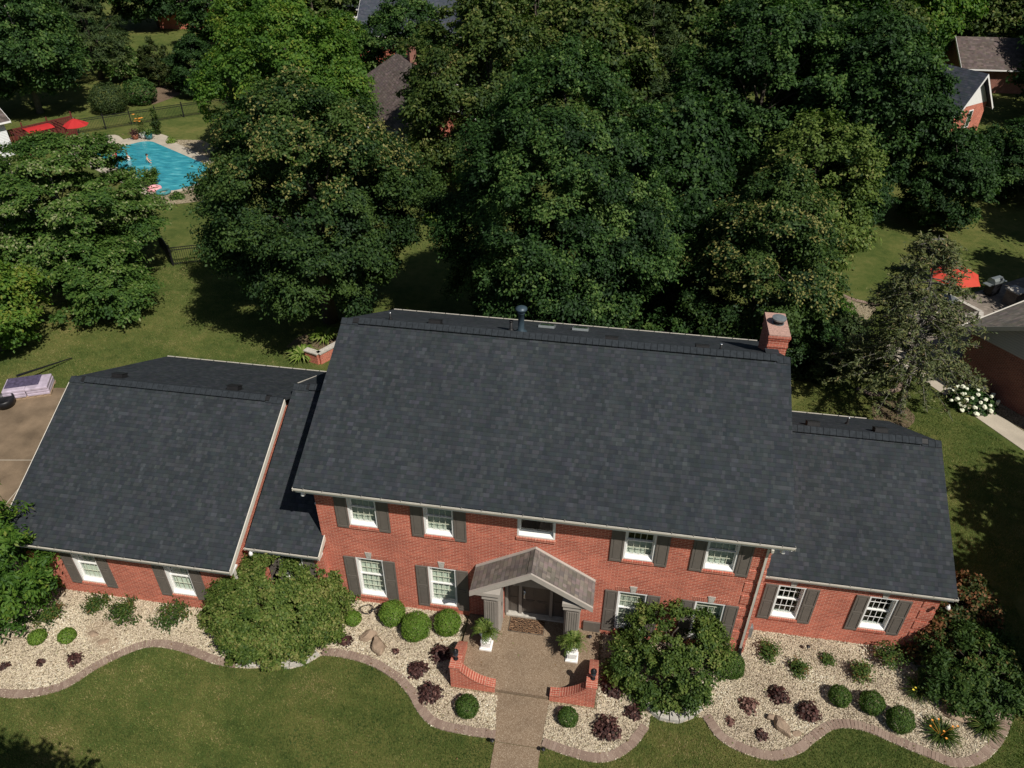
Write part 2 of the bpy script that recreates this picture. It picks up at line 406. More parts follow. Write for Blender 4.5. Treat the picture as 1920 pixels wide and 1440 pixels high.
M['petal_w'] = plain("white_petal", (0.72, 0.74, 0.58), 0.7, 0.1, 20)
M['petal_o'] = plain("orange_petal", (0.75, 0.30, 0.05), 0.6, 0.15, 20)
M['petal_y'] = plain("yellow_petal", (0.75, 0.60, 0.06), 0.6, 0.15, 20)
M['petal_p'] = plain("pink_petal", (0.75, 0.35, 0.38), 0.6, 0.15, 20)
M['red'] = plain("red_canvas", (0.42, 0.022, 0.022), 0.8, 0.1, 3)
M['red_o'] = plain("coral_canvas", (0.50, 0.055, 0.032), 0.8, 0.1, 3)
M['redwood'] = plain("red_stained_wood", (0.11, 0.022, 0.017), 0.8, 0.25, 4)
M['skin'] = plain("skin", (0.55, 0.32, 0.23), 0.5, 0.06)
M['lilac'] = plain("lilac_wrap", (0.46, 0.39, 0.47), 0.35, 0.25, 3, 0.5)
M['mauve'] = plain("shaded_print_wrap", (0.085, 0.07, 0.12), 0.35, 0.4, 7, 0.5)  # print colour deepened with the shade lying on the pallet
M['wood'] = plain("pallet_wood", (0.36, 0.26, 0.17), 0.85, 0.2, 6)
M['blue'] = plain("blue_plastic", (0.04, 0.10, 0.32), 0.5)
M['terracotta'] = plain("terracotta", (0.32, 0.12, 0.07), 0.8, 0.15)
M['teal'] = plain("teal_glaze", (0.06, 0.22, 0.24), 0.3, 0.15)
M['patio'] = speck("patio_paver", [(0.0, (0.16, 0.135, 0.11)), (1.0, (0.25, 0.21, 0.175))], 6, 0.01)

# ------------------------------------------------------------------ the setting: ground, drive, paths, beds
def sheet(name, poly, z, mat, kind='structure', thick=None):
    b = MB()
    pts = [(p[0], p[1], z) for p in poly]
    ar = sum(pts[i][0] * pts[(i + 1) % len(pts)][1] - pts[(i + 1) % len(pts)][0] * pts[i][1] for i in range(len(pts)))
    if ar < 0: pts = pts[::-1]
    b.face(pts)
    if thick:
        n = len(pts)
        for i in range(n):
            p, q = pts[i], pts[(i + 1) % n]
            b.face([(p[0], p[1], z - thick), (q[0], q[1], z - thick), q, p])
    o = b.build(name, mat)
    tag(o, kind=kind)
    return o

sheet("ground", [(-420, -300), (420, -300), (420, 520), (-420, 520)], 0.0, M['grass'])
EDGE_A = [(-14, -5.2), (-11, -5.4), (-8.95, -5.35), (-7.97, -5.19), (-7.11, -4.72), (-6.48, -3.85), (-5.77, -3.17), (-5.18, -2.90), (-4.22, -2.92), (-2.97, -3.17), (-2.2, -3.2)]
EDGE_B = [(0.36, -2.32), (1.04, -2.28), (1.98, -2.40), (2.88, -2.74), (3.53, -3.20), (4.02, -3.76), (4.53, -4.11), (5.21, -4.21), (6.48, -4.22)]
EDGE_C = [(7.87, -4.20), (8.6, -4.36), (9.39, -4.44), (10.0, -4.29), (10.6, -3.79), (11.0, -3.15)]
EDGE_D = [(12.62, -2.52), (13.03, -3.12), (13.78, -3.47), (14.61, -3.54), (15.41, -3.20), (16.02, -2.66), (16.63, -2.22), (17.41, -2.18), (18.26, -2.46), (19.09, -2.73), (19.78, -2.91), (20.58, -2.65), (21.43, -1.86), (22.11, -0.71), (22.5, 0.7), (22.4, 2.5), (22.1, 3.6)]
STONE_L = [(-2.2, -3.2), (-1.7, -3.14), (-1.14, -3.02), (-0.36, -2.92), (0.2, -2.52), (0.36, -2.32)]
STONE_R = [(10.62, -2.2), (10.80, -2.45), (11.05, -2.68), (11.38, -2.83), (11.75, -2.85), (12.1, -2.74), (12.42, -2.52), (12.64, -2.27)]
sp = {k: spline(v) for k, v in dict(A=EDGE_A, B=EDGE_B, C=EDGE_C, D=EDGE_D).items()}
BED_L = [tuple(p) for p in sp['A']] + STONE_L[1:-1] + [tuple(p) for p in sp['B']] + [(6.30, -2.72), (4.8, -2.72), (4.8, 0.1), (0.1, 0.1), (0, -0.2), (-2.9, -0.2), (-2.9, -1.1), (-10.3, -1.1), (-14, -1.1)]
BED_R = [tuple(p) for p in sp['C']] + STONE_R[2:-1] + [tuple(p) for p in sp['D']] + [(20.3, 4.0), (19.5, 3.0), (19.5, 1.1), (13.9, 1.1), (13.9, 0.1), (9.35, 0.1), (9.35, -2.72), (7.93, -2.72)]
sheet("gravel_bed_ground", BED_L, 0.012, M['gravel'])
sheet("gravel_bed_ground", BED_R, 0.012, M['gravel'])
sheet("walkway", [(6.22, -2.70), (7.94, -2.70), (7.90, -3.4), (7.86, -4.28), (6.50, -4.28), (6.42, -3.6)], 0.030, M['aggregate'], thick=0.03)
sheet("walkway", [(6.50, -4.30), (7.86, -4.30), (7.86, -14), (6.50, -14)], 0.028, M['aggregate'], thick=0.028)
sheet("porch_floor", [(4.86, -2.68), (9.33, -2.68), (9.33, 0.34), (4.86, 0.34)], 0.15, M['aggregate'], thick=0.15)
DRIVE = [(-32, -1.0), (-10.35, -1.0), (-10.36, 9.6), (-16.2, 9.9), (-17.5, 9.75), (-20.5, 7.9), (-23, 7.4), (-32, 7.4)]
sheet("driveway", DRIVE, 0.008, M['concrete'])
for k, (a, b_) in enumerate([((-10.4, 5.6), (-24, 3.4)), ((-10.4, 2.2), (-24, 0.1)), ((-15.2, 9.6), (-14.2, -1.0))]):
    d = Vector((b_[0] - a[0], b_[1] - a[1], 0)).normalized(); n = Vector((-d.y, d.x, 0)) * 0.02
    sheet("driveway_joint", [(a[0] + n.x, a[1] + n.y), (b_[0] + n.x, b_[1] + n.y), (b_[0] - n.x, b_[1] - n.y), (a[0] - n.x, a[1] - n.y)], 0.017, M['pale_concrete'])
sheet("side_path", [(22.4, 20.6), (23.3, 18.5), (26.9, 12.55), (30.5, 6.6), (31.2, 7.3), (27.65, 13.55), (24.25, 18.9), (23.4, 20.9)], 0.02, M['pale_concrete'], thick=0.02)
sheet("gravel_strip_ground", [(24.6, 18.6), (27.75, 13.45), (31.2, 7.5), (32.0, 8.1), (28.6, 14.0), (25.9, 17.6)], 0.010, M['gravel'])
sheet("patio", [(24.0, 20.6), (25.6, 18.5), (29.2, 21.2), (34.5, 25.0), (33.0, 29.6), (27.5, 25.8), (25.4, 24.3)], 0.03, M['patio'], thick=0.03)
sheet("garden_bed_ground", spline([(19.2, 22), (19.6, 26), (20.5, 27.6), (21.5, 25.9), (22.4, 24.7), (23.3, 24.3), (22.2, 22.4), (20.5, 20.5)], 4), 0.012, M['gravel'])
sheet("bare_ground", spline([(20.9, 13.0), (21.2, 14.9), (22.3, 15.3), (22.9, 14.2), (22.3, 13.2), (21.6, 12.8)], 4), 0.008, M['soil'])
sheet("bare_ground", spline([(-8.0, 15.0), (-7.6, 16.2), (-6.2, 17.2), (-5.2, 15.6), (-6.4, 14.6)], 4), 0.008, M['soil'])
sheet("bare_ground", spline([(-42, 56), (-41, 59), (-38.5, 60.2), (-36.6, 58.6), (-37.4, 53.6), (-39, 54)], 4), 0.008, M['soil'])
sheet("back_patio", [(-6.0, 9.2), (-3.2, 9.2), (-3.2, 12.9), (-5.6, 12.6)], 0.02, M['pale_concrete'], thick=0.02)
sheet("far_road", [(-60, 106), (-20, 110), (60, 150), (60, 156), (-22, 116), (-62, 112)], 0.02, M['pale_concrete'])
# pool basin, water and deck
PA, PB = np.array((0.852, -0.523)), np.array((0.523, 0.852))
def pool_pt(a, b): q = PA * a + PB * b; return (q[0], q[1])
def rrect(a0, a1, b0, b1, r, n=6):
    out = []
    for cx, cy, t0 in ((a1 - r, b1 - r, 0), (a0 + r, b1 - r, 90), (a0 + r, b0 + r, 180), (a1 - r, b0 + r, 270)):
        for k in range(n + 1):
            t = math.radians(t0 + 90 * k / n); out.append(pool_pt(cx + r * math.cos(t), cy + r * math.sin(t)))
    return out
def water_mat():
    t = NT("pool_water"); p = t.pos()
    mp = t.node("Mapping"); t.l.new(p, mp.inputs[0]); mp.inputs["Rotation"].default_value = (0, 0, 0.55); mp.inputs["Scale"].default_value = (0.7, 1.7, 1)
    n = t.noise(mp.outputs[0], 1.5, 4, 0.6); v = t.node("TexVoronoi", feature='SMOOTH_F1'); t.l.new(mp.outputs[0], v.inputs["Vector"]); v.inputs["Scale"].default_value = 1.6
    m = t.math('ADD', t.math('MULTIPLY', n, 0.7), t.math('MULTIPLY', v.outputs["Distance"], 0.3))
    c = t.ramp(m, [(0.35, (0.022, 0.21, 0.27)), (0.50, (0.036, 0.285, 0.345)), (0.62, (0.09, 0.40, 0.45)), (0.76, (0.30, 0.60, 0.63))])
    t.bump(n, 0.12, 0.5)
    return t.done(c, 0.08, 0.5)
M['water'] = water_mat()
sheet("pool_deck", rrect(-52.2, -37.2, 14.1, 22.0, 1.6), 0.018, M['pale_concrete'], thick=0.018)
sheet("pool_deck", spline([(-38.5, 40.5), (-36.4, 44.4), (-34.6, 43.6), (-33.6, 42.2), (-36, 39)], 4), 0.026, M['pale_concrete'])
sheet("pool_gravel_ground", [pool_pt(*q) for q in ((-49.2, 21.6), (-47, 23.4), (-43.5, 23.2), (-37.2, 22.4), (-37.2, 21.2))], 0.030, M['gravel'])
sheet("pool_gravel_ground", [pool_pt(*q) for q in ((-39.4, 14.0), (-37.2, 12.6), (-35.2, 16.0), (-36.6, 18), (-38.2, 16.2))], 0.030, M['gravel'])
sheet("pool_coping_ground", rrect(-50.9, -37.9, 15.0, 20.9, 1.3), 0.040, M['pale_concrete'], thick=0.022)
sheet("pool_water", rrect(-50.5, -38.3, 15.4, 20.4, 1.0), 0.046, M['water'])

# ------------------------------------------------------------------ the house
W = 14.0
HOUSE = tag(empty("brick_house", (7, 5, 0)), "large two-storey red brick house with charcoal shingle roof and a lower wing on each side", "house")
HOUSE_LOC = Vector((7, 5, 0))
def part(b, name, mats, parent=None, smooth=False):
    """build a mesh given in world coordinates as a child"""
    o = b.build(name, mats, smooth=smooth)
    par = parent or HOUSE
    o.parent = par
    o.matrix_parent_inverse = world_of(par).inverted()
    return o
def world_of(o):
    m = Matrix.LocRotScale(o.location, o.rotation_euler, o.scale)
    return m if o.parent is None else world_of(o.parent) @ o.matrix_parent_inverse @ m

def holed_wall(b, x0, x1, z0, z1, y, holes, mat=0):
    xs = sorted({x0, x1} | {h[0] for h in holes} | {h[1] for h in holes}); zs = sorted({z0, z1} | {h[2] for h in holes} | {h[3] for h in holes})
    for i in range(len(xs) - 1):
        for j in range(len(zs) - 1):
            cx, cz = (xs[i] + xs[i + 1]) / 2, (zs[j] + zs[j + 1]) / 2
            if any(h[0] < cx < h[1] and h[2] < cz < h[3] for h in holes): continue
            b.face([(xs[i], y, zs[j]), (xs[i + 1], y, zs[j]), (xs[i + 1], y, zs[j + 1]), (xs[i], y, zs[j + 1])], mat)

# window list: centre x, wall y, z0, z1, half width, kind
WINS = [(1.51, 0, 0.42, 2.31, 0.475, 'blind'), (3.98, 0, 0.42, 2.31, 0.475, 'blind'), (10.21, 0, 0.42, 2.31, 0.465, 'shade'), (12.63, 0, 0.42, 2.31, 0.465, 'shade'),
        (1.52, 0, 3.84, 5.24, 0.475, 'blind'), (3.99, 0, 3.84, 5.24, 0.475, 'blind'), (10.21, 0, 3.84, 5.24, 0.465, 'half'), (12.62, 0, 3.84, 5.24, 0.465, 'blind'),
        (7.06, 0, 4.28, 5.24, 0.585, 'plain'),
        (15.24, 0.985, 0.86, 2.42, 0.43, 'bare'), (18.03, 0.985, 0.86, 2.42, 0.43, 'bare'),
        (-8.17, -1.207, 0.68, 2.30, 0.45, 'blind'), (-4.80, -1.207, 0.68, 2.30, 0.45, 'blind'),
        (-1.15, -0.277, 1.02, 2.30, 0.43, 'blind')]
def holes_at(y): return [(c - h, c + h, a, d) for c, yy, a, d, h, k in WINS if abs(yy - y) < 1e-3]

b = MB()
holed_wall(b, 0, W, 0, 5.57, 0, holes_at(0) + [(6.06, 8.14, 0, 2.62)])
b.face([(0, 9.915, 0), (0, 0, 0), (0, 0, 5.57), (0, 4.94, 8.15), (0, 9.915, 5.46)])
b.face([(W, 0, 0), (W, 9.915, 0), (W, 9.915, 5.46), (W, 4.94, 8.15), (W, 0, 5.57)])
b.face([(W, 9.915, 0), (0, 9.915, 0), (0, 9.915, 5.46), (W, 9.915, 5.46)])
b.box(6.06, 8.14, 0.42, 0.5, 0.1, 2.7)
# corner quoins, every other block proud of the wall
for k in range(9):
    z = 0.12 + k * 0.585
    b.box(W - 0.52, W + 0.012, -0.022, 0.30, z, z + 0.40)
part(b, "brick_wall", M['brick']); 
b = MB()
holed_wall(b, W + 0.002, 19.63, 0, 2.84, 0.985, holes_at(0.985))
b.face([(19.63, 0.985, 0), (19.63, 9.257, 0), (19.63, 9.257, 2.75), (19.63, 5.31, 5.2), (19.63, 0.985, 2.84)])
b.face([(19.63, 9.257, 0), (W, 9.257, 0), (W, 9.257, 2.75), (19.63, 9.257, 2.75)])
for k in range(5):
    z = 0.10 + k * 0.53
    b.box(19.63 - 0.44, 19.642, 0.963, 1.3, z, z + 0.36)
part(b, "brick_wall", M['brick'])
b = MB()
holed_wall(b, -10.374, -2.821, 0, 2.62, -1.207, holes_at(-1.207))
b.face([(-10.374, 8.9, 0), (-10.374, -1.207, 0), (-10.374, -1.207, 2.62), (-10.374, 3.87, 5.25), (-10.374, 8.9, 2.62)])
b.face([(-2.821, -1.207, 0), (-2.821, 8.9, 0), (-2.821, 8.9, 2.62), (-2.821, 3.87, 5.25), (-2.821, -1.207, 2.62)])
b.face([(-2.82, 8.9, 0), (-10.374, 8.9, 0), (-10.374, 8.9, 2.62), (-2.82, 8.9, 2.62)])
part(b, "brick_wall", M['brick'])
b = MB()
holed_wall(b, -2.82, 0.03, 0, 2.62, -0.277, holes_at(-0.277))
b.face([(0.03, -0.277, 0), (0.03, 0.05, 0), (0.03, 0.05, 2.62), (0.03, -0.277, 2.62)])
part(b, "brick_wall", M['brick']); b = MB()
b.face([(0, 10.6, 0), (-2.82, 10.6, 0), (-2.82, 10.6, 2.3), (0, 10.6, 2.3)])
b.face([(-2.82, 10.6, 0), (-2.82, 8.9, 0), (-2.82, 8.9, 2.6), (-2.82, 10.6, 2.3)])
part(b, "brick_wall", M['brick'])

def roof(x0, x1, yf, yb, yr, ze, zb, zr, th=0.09, parent=None, mat='roof', name="roof"):
    """two sloped slabs meeting at a ridge along x"""
    b = MB()
    prof_f = [(yf, ze), (yr, zr), (yr, zr - th * 1.1), (yf, ze - th)]
    prof_b = [(yr, zr), (yb, zb), (yb, zb - th), (yr, zr - th * 1.1)]
    for pr in (prof_f, prof_b):
        b.prism([(x0, y, z) for y, z in pr], (x1 - x0, 0, 0))
    return part(b, name, M[mat], parent)

def ridge_cap(x0, x1, yr, zr, sf, sb, par, vent=(0.3, 0.3)):
    """raised ridge vent under a row of cap shingles"""
    b = MB(); rng = random.Random(int(x0 * 10) + 7)
    n = int((x1 - x0) / 0.205); w = 0.20
    for k in range(n):
        xa = x0 + k * (x1 - x0) / n; xb = xa + (x1 - x0) / n - 0.012
        on = (xa > x0 + vent[0]) and (xb < x1 - vent[1])
        lift = (0.078 if on else 0.014); dz = rng.uniform(-0.003, 0.003)
        pr = [(yr - w, zr - w * sf + lift), (yr, zr + lift + 0.012), (yr + w, zr - w * sb + lift), (yr + w, zr - w * sb + lift + 0.016), (yr, zr + lift + 0.032), (yr - w, zr - w * sf + lift + 0.016)]
        b.prism([(xa, y, z + dz + 0.006) for y, z in pr], (xb - xa, 0, 0.0))
    o = part(b, "ridge_cap", M['cap'], par)
    b = MB(); q = 0.155
    b.prism([(x0 + vent[0], y, z) for y, z in [(yr - q, zr - q * sf + 0.004), (yr + q, zr - q * sb + 0.004), (yr + q, zr - q * sb + 0.070), (yr, zr + 0.076), (yr - q, zr - q * sf + 0.070)]], (x1 - x0 - vent[0] - vent[1], 0, 0))
    part(b, "ridge_vent", M['vent'], par)
    return o

def gutter(x0, x1, y0, z, parent=None, front=-1, hang=True):
    """open channel along x: outer lip at y0, opening towards the roof"""
    b = MB(); w = 0.125; s = -front; t = 0.008
    y = lambda q: y0 + s * q
    prof = [(0, 0), (0.012, -0.02), (0.012, -0.06), (0.035, -0.12), (w, -0.12), (w, -0.005), (w - t, -0.005), (w - t, -0.112), (0.04, -0.112), (0.02, -0.06), (0.02, -0.012), (0.022, 0)]
    b.prism([(x0, y(a), z + c) for a, c in prof], (x1 - x0, 0, 0), 0)
    for xa in (x0, x1 - 0.006):
        b.box(xa, xa + 0.006, min(y(0.012), y(w)), max(y(0.012), y(w)), z - 0.118, z - 0.004, 0)
    b.face([(x0, y(0.03), z - 0.085), (x1, y(0.03), z - 0.085), (x1, y(w - t), z - 0.085), (x0, y(w - t), z - 0.085)][::front * -1], 1)
    if hang:
        k = x0 + 0.35
        while k < x1:
            b.obox((k, y(0.066), z - 0.004), ((0.25, 1, 0), (-1, 0.25, 0), (0, 0, 1)), (0.064, 0.017, 0.006), 2)
            k += 0.61
    return part(b, "gutter", [M['cream'], M['trough'], M['hanger']], parent)

def board(pts, off, name, mat, parent=None):
    b = MB(); b.prism(pts, off); return part(b, name, M[mat], parent)

# main block roof
EF, HE, HR, YR = 0.62, 5.783, 8.451, 4.94
HEB = 5.679
sF = (HR - HE) / (YR + EF); YB = 9.915 + 0.45; sB = (HR - HEB) / (YB - YR)
R1 = roof(-0.337, W + 0.391, -EF + 0.05, YB - 0.05, YR, HE + 0.05 * sF, HEB + 0.05 * sB, HR)
ridge_cap(-0.337, W + 0.391, YR, HR, sF, sB, R1, (0.42, 0.42))
gutter(-0.337, W + 0.40, -EF - 0.02, HE + 0.02, R1); gutter(-0.337, W + 0.391, YB + 0.02, HEB + 0.02, R1, 1)
for xa in (-0.337, W + 0.391 - 0.03):
    board([(xa, -EF + 0.09, HE - 0.02), (xa, YR, HR - 0.105), (xa, YR, HR - 0.27), (xa, -EF + 0.09, HE - 0.19)], (0.03, 0, 0), "fascia", 'cream', R1)
    board([(xa, YB - 0.09, HEB - 0.02), (xa, YR, HR - 0.105), (xa, YR, HR - 0.27), (xa, YB - 0.09, HEB - 0.19)], (0.03, 0, 0), "fascia", 'cream', R1)
b = MB(); b.box(-0.30, W + 0.36, -EF + 0.10, 0.02, 5.55, 5.60); part(b, "soffit", M['white'], R1)
b = MB(); b.box(-0.30, W + 0.36, 9.9, YB - 0.10, 5.44, 5.50); part(b, "soffit", M['white'], R1)
# right wing roof
E2, HE2, HR2, YR2 = 0.27, 3.03, 5.464, 5.313
y0 = 0.985 - 0.30; s2 = (HR2 - HE2) / (YR2 - (0.985 - E2))
HE2B = 2.901; YB2 = 9.257 + 0.45; s2b = (HR2 - HE2B) / (YB2 - YR2)
R2 = roof(W + 0.002, 19.93, 0.985 - E2 + 0.04, YB2 - 0.05, YR2, HE2 + 0.04 * s2, HE2B + 0.05 * s2b, HR2)
ridge_cap(W + 0.01, 19.93, YR2, HR2, s2, s2b, R2, (0.02, 0.45))
gutter(W + 0.0, 19.95, 0.985 - E2 - 0.02, HE2 + 0.02, R2); gutter(W, 19.1, YB2 + 0.02, HE2B + 0.02, R2, 1)
board([(19.90, 0.985 - E2 + 0.08, HE2 - 0.02), (19.90, YR2, HR2 - 0.105), (19.90, YR2, HR2 - 0.27), (19.90, 0.985 - E2 + 0.08, HE2 - 0.18)], (0.028, 0, 0), "fascia", 'cream', R2)
board([(19.90, YB2 - 0.08, HE2B - 0.02), (19.90, YR2, HR2 - 0.105), (19.90, YR2, HR2 - 0.27), (19.90, YB2 - 0.08, HE2B - 0.18)], (0.028, 0, 0), "fascia", 'cream', R2)
b = MB(); b.box(W + 0.01, 19.9, 0.985 - E2 + 0.10, 0.99, 2.80, 2.86); part(b, "soffit", M['white'], R2)
# garage wing roof
HE3, HR3, YR3, YF3 = 2.852, 5.556, 3.87, -1.207 - 0.522
YB3 = 8.903 + 0.45; s3 = (HR3 - HE3) / (YR3 - YF3); s3b = (HR3 - HE3) / (YB3 - YR3)
R3 = roof(-10.704, -2.491, YF3 + 0.05, YB3 - 0.05, YR3, HE3 + 0.05 * s3, HE3 + 0.05 * s3b, HR3, 0.07)
ridge_cap(-10.704, -2.50, YR3, HR3, s3, s3b, R3, (0.45, 0.5))
gutter(-10.704, -2.46, YF3 - 0.02, HE3 + 0.02, R3); gutter(-10.704, -2.7, YB3 + 0.02, HE3 + 0.02, R3, 1)
for xa in (-2.491, -10.734):
    board([(xa, YF3 + 0.05, HE3 + 0.02), (xa, YR3, HR3 - 0.01), (xa, YR3, HR3 - 0.24), (xa, YF3 + 0.05, HE3 - 0.2)], (0.03, 0, 0), "fascia", 'cream', R3)
board([(-10.734, YB3 - 0.05, HE3), (-10.734, YR3, HR3 - 0.02), (-10.734, YR3, HR3 - 0.24), (-10.734, YB3 - 0.05, HE3 - 0.2)], (0.03, 0, 0), "fascia", 'cream', R3)
b = MB(); b.box(-10.70, -2.5, YF3 + 0.11, -1.2, 2.58, 2.64); part(b, "soffit", M['white'], R3)
# link roof between garage wing and main block
HE4, YF4, YR4 = 2.834, -0.277 - 0.40, 4.759
s4 = (HR3 - HE4) / (YR4 - YF4); ZR4 = HR3; YB4 = 11.0; s4b = 0.49
R4 = roof(-2.46, 0.0, YF4 + 0.04, YB4, YR4, HE4 + 0.04 * s4, ZR4 - s4b * (YB4 - YR4), ZR4, 0.08)
b = MB(); b.prism([(0.0, YF4 + 0.04, HE4 + 0.04 * s4), (0.0, -0.005, HE4 + s4 * (-0.005 - YF4)), (0.0, -0.005, HE4 + s4 * (-0.005 - YF4) - 0.08), (0.0, YF4 + 0.04, HE4 + 0.04 * s4 - 0.08)], (0.07, 0, 0))
part(b, "roof_edge", M['roof'], R4)
ridge_cap(-2.46, -0.0, YR4, ZR4, s4, s4b, R4, (0.5, 0.02))
gutter(-2.45, 0.06, YF4 - 0.02, HE4 + 0.02, R4)
board([(0.07, YF4 + 0.02, HE4 - 0.17), (0.07, YF4 + 0.02, HE4 + 0.03), (0.07, -0.004, HE4 + s4 * 0.66 + 0.02), (0.07, -0.004, HE4 + s4 * 0.66 - 0.22)], (0.03, 0, 0), "fascia", 'cream', R4)
board([(-2.49, YR4 + 0.3, ZR4 - 0.12), (-2.49, YB4, ZR4 - s4b * (YB4 - YR4) - 0.02), (-2.49, YB4, ZR4 - s4b * (YB4 - YR4) - 0.2), (-2.49, YR4 + 0.3, ZR4 - 0.35)], (0.03, 0, 0), "fascia", 'cream', R4)
b = MB(); b.box(-2.44, 0.05, YF4 + 0.10, -0.27, 2.58, 2.63); part(b, "soffit", M['white'], R4)

# ---- windows and shutters
def window(cx, y, z0, z1, hw, kind):
    x0, x1 = cx - hw, cx + hw
    b = MB(); t = 0.055
    b.box(x0, x0 + t, y - 0.006, y + 0.22, z0, z1); b.box(x1 - t, x1, y - 0.006, y + 0.22, z0, z1)
    b.box(x0 + t, x1 - t, y - 0.006, y + 0.22, z1 - t, z1)
    b.prism([(x0 + t, y - 0.012, z0 - 0.001), (x0 + t, y - 0.012, z0 + 0.05), (x0 + t, y + 0.10, z0 + 0.115), (x0 + t, y + 0.22, z0 + 0.115), (x0 + t, y + 0.22, z0 - 0.001)], (x1 - x0 - 2 * t, 0, 0))
    win = part(b, "window", M['white'])
    xa, xb, za, zb = x0 + t, x1 - t, z0 + 0.115, z1 - t
    zm = (za + zb) / 2
    s = 0.042
    spans = [(za, zb, 0.13)] if kind == 'plain' else [(za, zm + 0.02, 0.10), (zm - 0.02, zb, 0.14)]
    for q0, q1, dy in spans:
        b = MB()
        b.box(xa, xa + s, y + dy, y + dy + 0.035, q0, q1); b.box(xb - s, xb, y + dy, y + dy + 0.035, q0, q1)
        b.box(xa + s, xb - s, y + dy, y + dy + 0.035, q0, q0 + s); b.box(xa + s, xb - s, y + dy, y + dy + 0.035, q1 - s, q1)
        part(b, "sash", M['white'], win)
        b = MB(); b.face([(xa + s, y + dy + 0.018, q0 + s), (xb - s, y + dy + 0.018, q0 + s), (xb - s, y + dy + 0.018, q1 - s), (xa + s, y + dy + 0.018, q1 - s)])
        part(b, "pane", M['glass'], win)
        if kind != 'plain':
            b = MB(); g = 0.009
            for k in (1, 2, 3):
                xm = xa + s + (xb - xa - 2 * s) * k / 4; b.box(xm - g, xm + g, y + dy + 0.006, y + dy + 0.014, q0 + s, q1 - s)
            nh = 1 if (kind == 'bare' or q1 - q0 < 0.8) else 2
            for k in range(1, nh + 1):
                zz = q0 + s + (q1 - q0 - 2 * s) * k / (nh + 1); b.box(xa + s, xb - s, y + dy + 0.004, y + dy + 0.016, zz - g, zz + g)
            part(b, "grille", M['white'] if kind == 'bare' else M['muntin'], win)
    if kind in ('blind', 'half'):
        b = MB(); zt = zb if kind == 'blind' else za + 0.5; k = za
        while k < zt:
            b.obox(((xa + xb) / 2, y + 0.235, k), ((1, 0, 0), (0, 1, 0.75), (0, -0.75, 1)), ((xb - xa) / 2 - 0.01, 0.023, 0.0018)); k += 0.05
        part(b, "blind", M['blind'], win)
    if kind == 'shade':
        b = MB(); b.box(xa + 0.01, xb - 0.01, y + 0.225, y + 0.229, za, zb); part(b, "blind", M['shade'], win)
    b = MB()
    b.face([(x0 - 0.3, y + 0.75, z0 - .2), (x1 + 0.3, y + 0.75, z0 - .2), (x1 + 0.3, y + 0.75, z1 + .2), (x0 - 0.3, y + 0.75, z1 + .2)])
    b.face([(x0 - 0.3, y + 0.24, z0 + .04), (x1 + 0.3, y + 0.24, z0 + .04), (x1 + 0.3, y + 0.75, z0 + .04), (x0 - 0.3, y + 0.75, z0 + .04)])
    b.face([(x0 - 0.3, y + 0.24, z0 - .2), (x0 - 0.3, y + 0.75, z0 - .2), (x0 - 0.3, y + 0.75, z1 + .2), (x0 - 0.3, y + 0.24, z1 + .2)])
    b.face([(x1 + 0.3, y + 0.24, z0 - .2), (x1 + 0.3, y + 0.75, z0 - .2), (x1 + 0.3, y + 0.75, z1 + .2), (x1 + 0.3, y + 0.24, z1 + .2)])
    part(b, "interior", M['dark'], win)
    # brick sill: bricks on edge
    b = MB(); n = 13; ww = (x1 - x0 + 0.06) / n
    for k in range(n):
        xx = x0 - 0.03 + k * ww
        b.prism([(xx + 0.004, y + 0.02, z0 - 0.13), (xx + 0.004, y - 0.05, z0 - 0.13), (xx + 0.004, y - 0.05, z0 - 0.03), (xx + 0.004, y + 0.02, z0 + 0.0)], (ww - 0.008, 0, 0))
    b.box(x0 - 0.03, x1 + 0.03, y - 0.042, y + 0.02, z0 - 0.126, z0 - 0.036)
    part(b, "brick_sill", M['brick_v'], win)
    if z1 < 3:
        b = MB(); n = 17; ww = (x1 - x0 + 0.14) / n; sk = 0.02
        for k in range(n):
            xx = x0 - 0.07 + k * ww; lean = (k - (n - 1) / 2) * 0.006
            b.prism([(xx + 0.004, y - 0.010, z1), (xx + ww - 0.004, y - 0.010, z1), (xx + ww - 0.004 + lean, y - 0.010, z1 + 0.2), (xx + 0.004 + lean, y - 0.010, z1 + 0.2)], (0, 0.02, 0))
        part(b, "brick_lintel", M['brick_v'], win)
        b = MB(); b.prism([(cx - 0.075, y - 0.03, z1 + 0.03), (cx + 0.075, y - 0.03, z1 + 0.03), (cx + 0.115, y - 0.03, z1 + 0.30), (cx - 0.115, y - 0.03, z1 + 0.30)], (0, 0.04, 0))
        part(b, "keystone", M['stone'], win)
    return win

def shutter(x0, x1, y, z0, z1):
    b = MB(); r = 0.05; yb, yf, ym = y - 0.004, y - 0.045, y - 0.030
    b.box(x0, x0 + r, yf, yb, z0, z1); b.box(x1 - r, x1, yf, yb, z0, z1)
    mids = [z0, (z0 + (z1 - z0) * 0.52), z1] if z1 - z0 > 1.55 else [z0, z1]
    rails = [(z0, z0 + 0.085), (z1 - 0.07, z1)] + ([(mids[1] - 0.04, mids[1] + 0.04)] if len(mids) > 2 else [])
    for a, c in rails: b.box(x0 + r, x1 - r, yf, yb, a, c)
    b.box(x0 + r, x1 - r, ym, yb, z0 + 0.02, z1 - 0.02)
    zs = sorted(q for rr in rails for q in rr)[1:-1]
    for a, c in zip(zs[0::2], zs[1::2]):
        b.box(x0 + r + 0.035, x1 - r - 0.035, ym - 0.010, ym, a + 0.035, c - 0.035)
    return part(b, "shutter", M['shutter'])

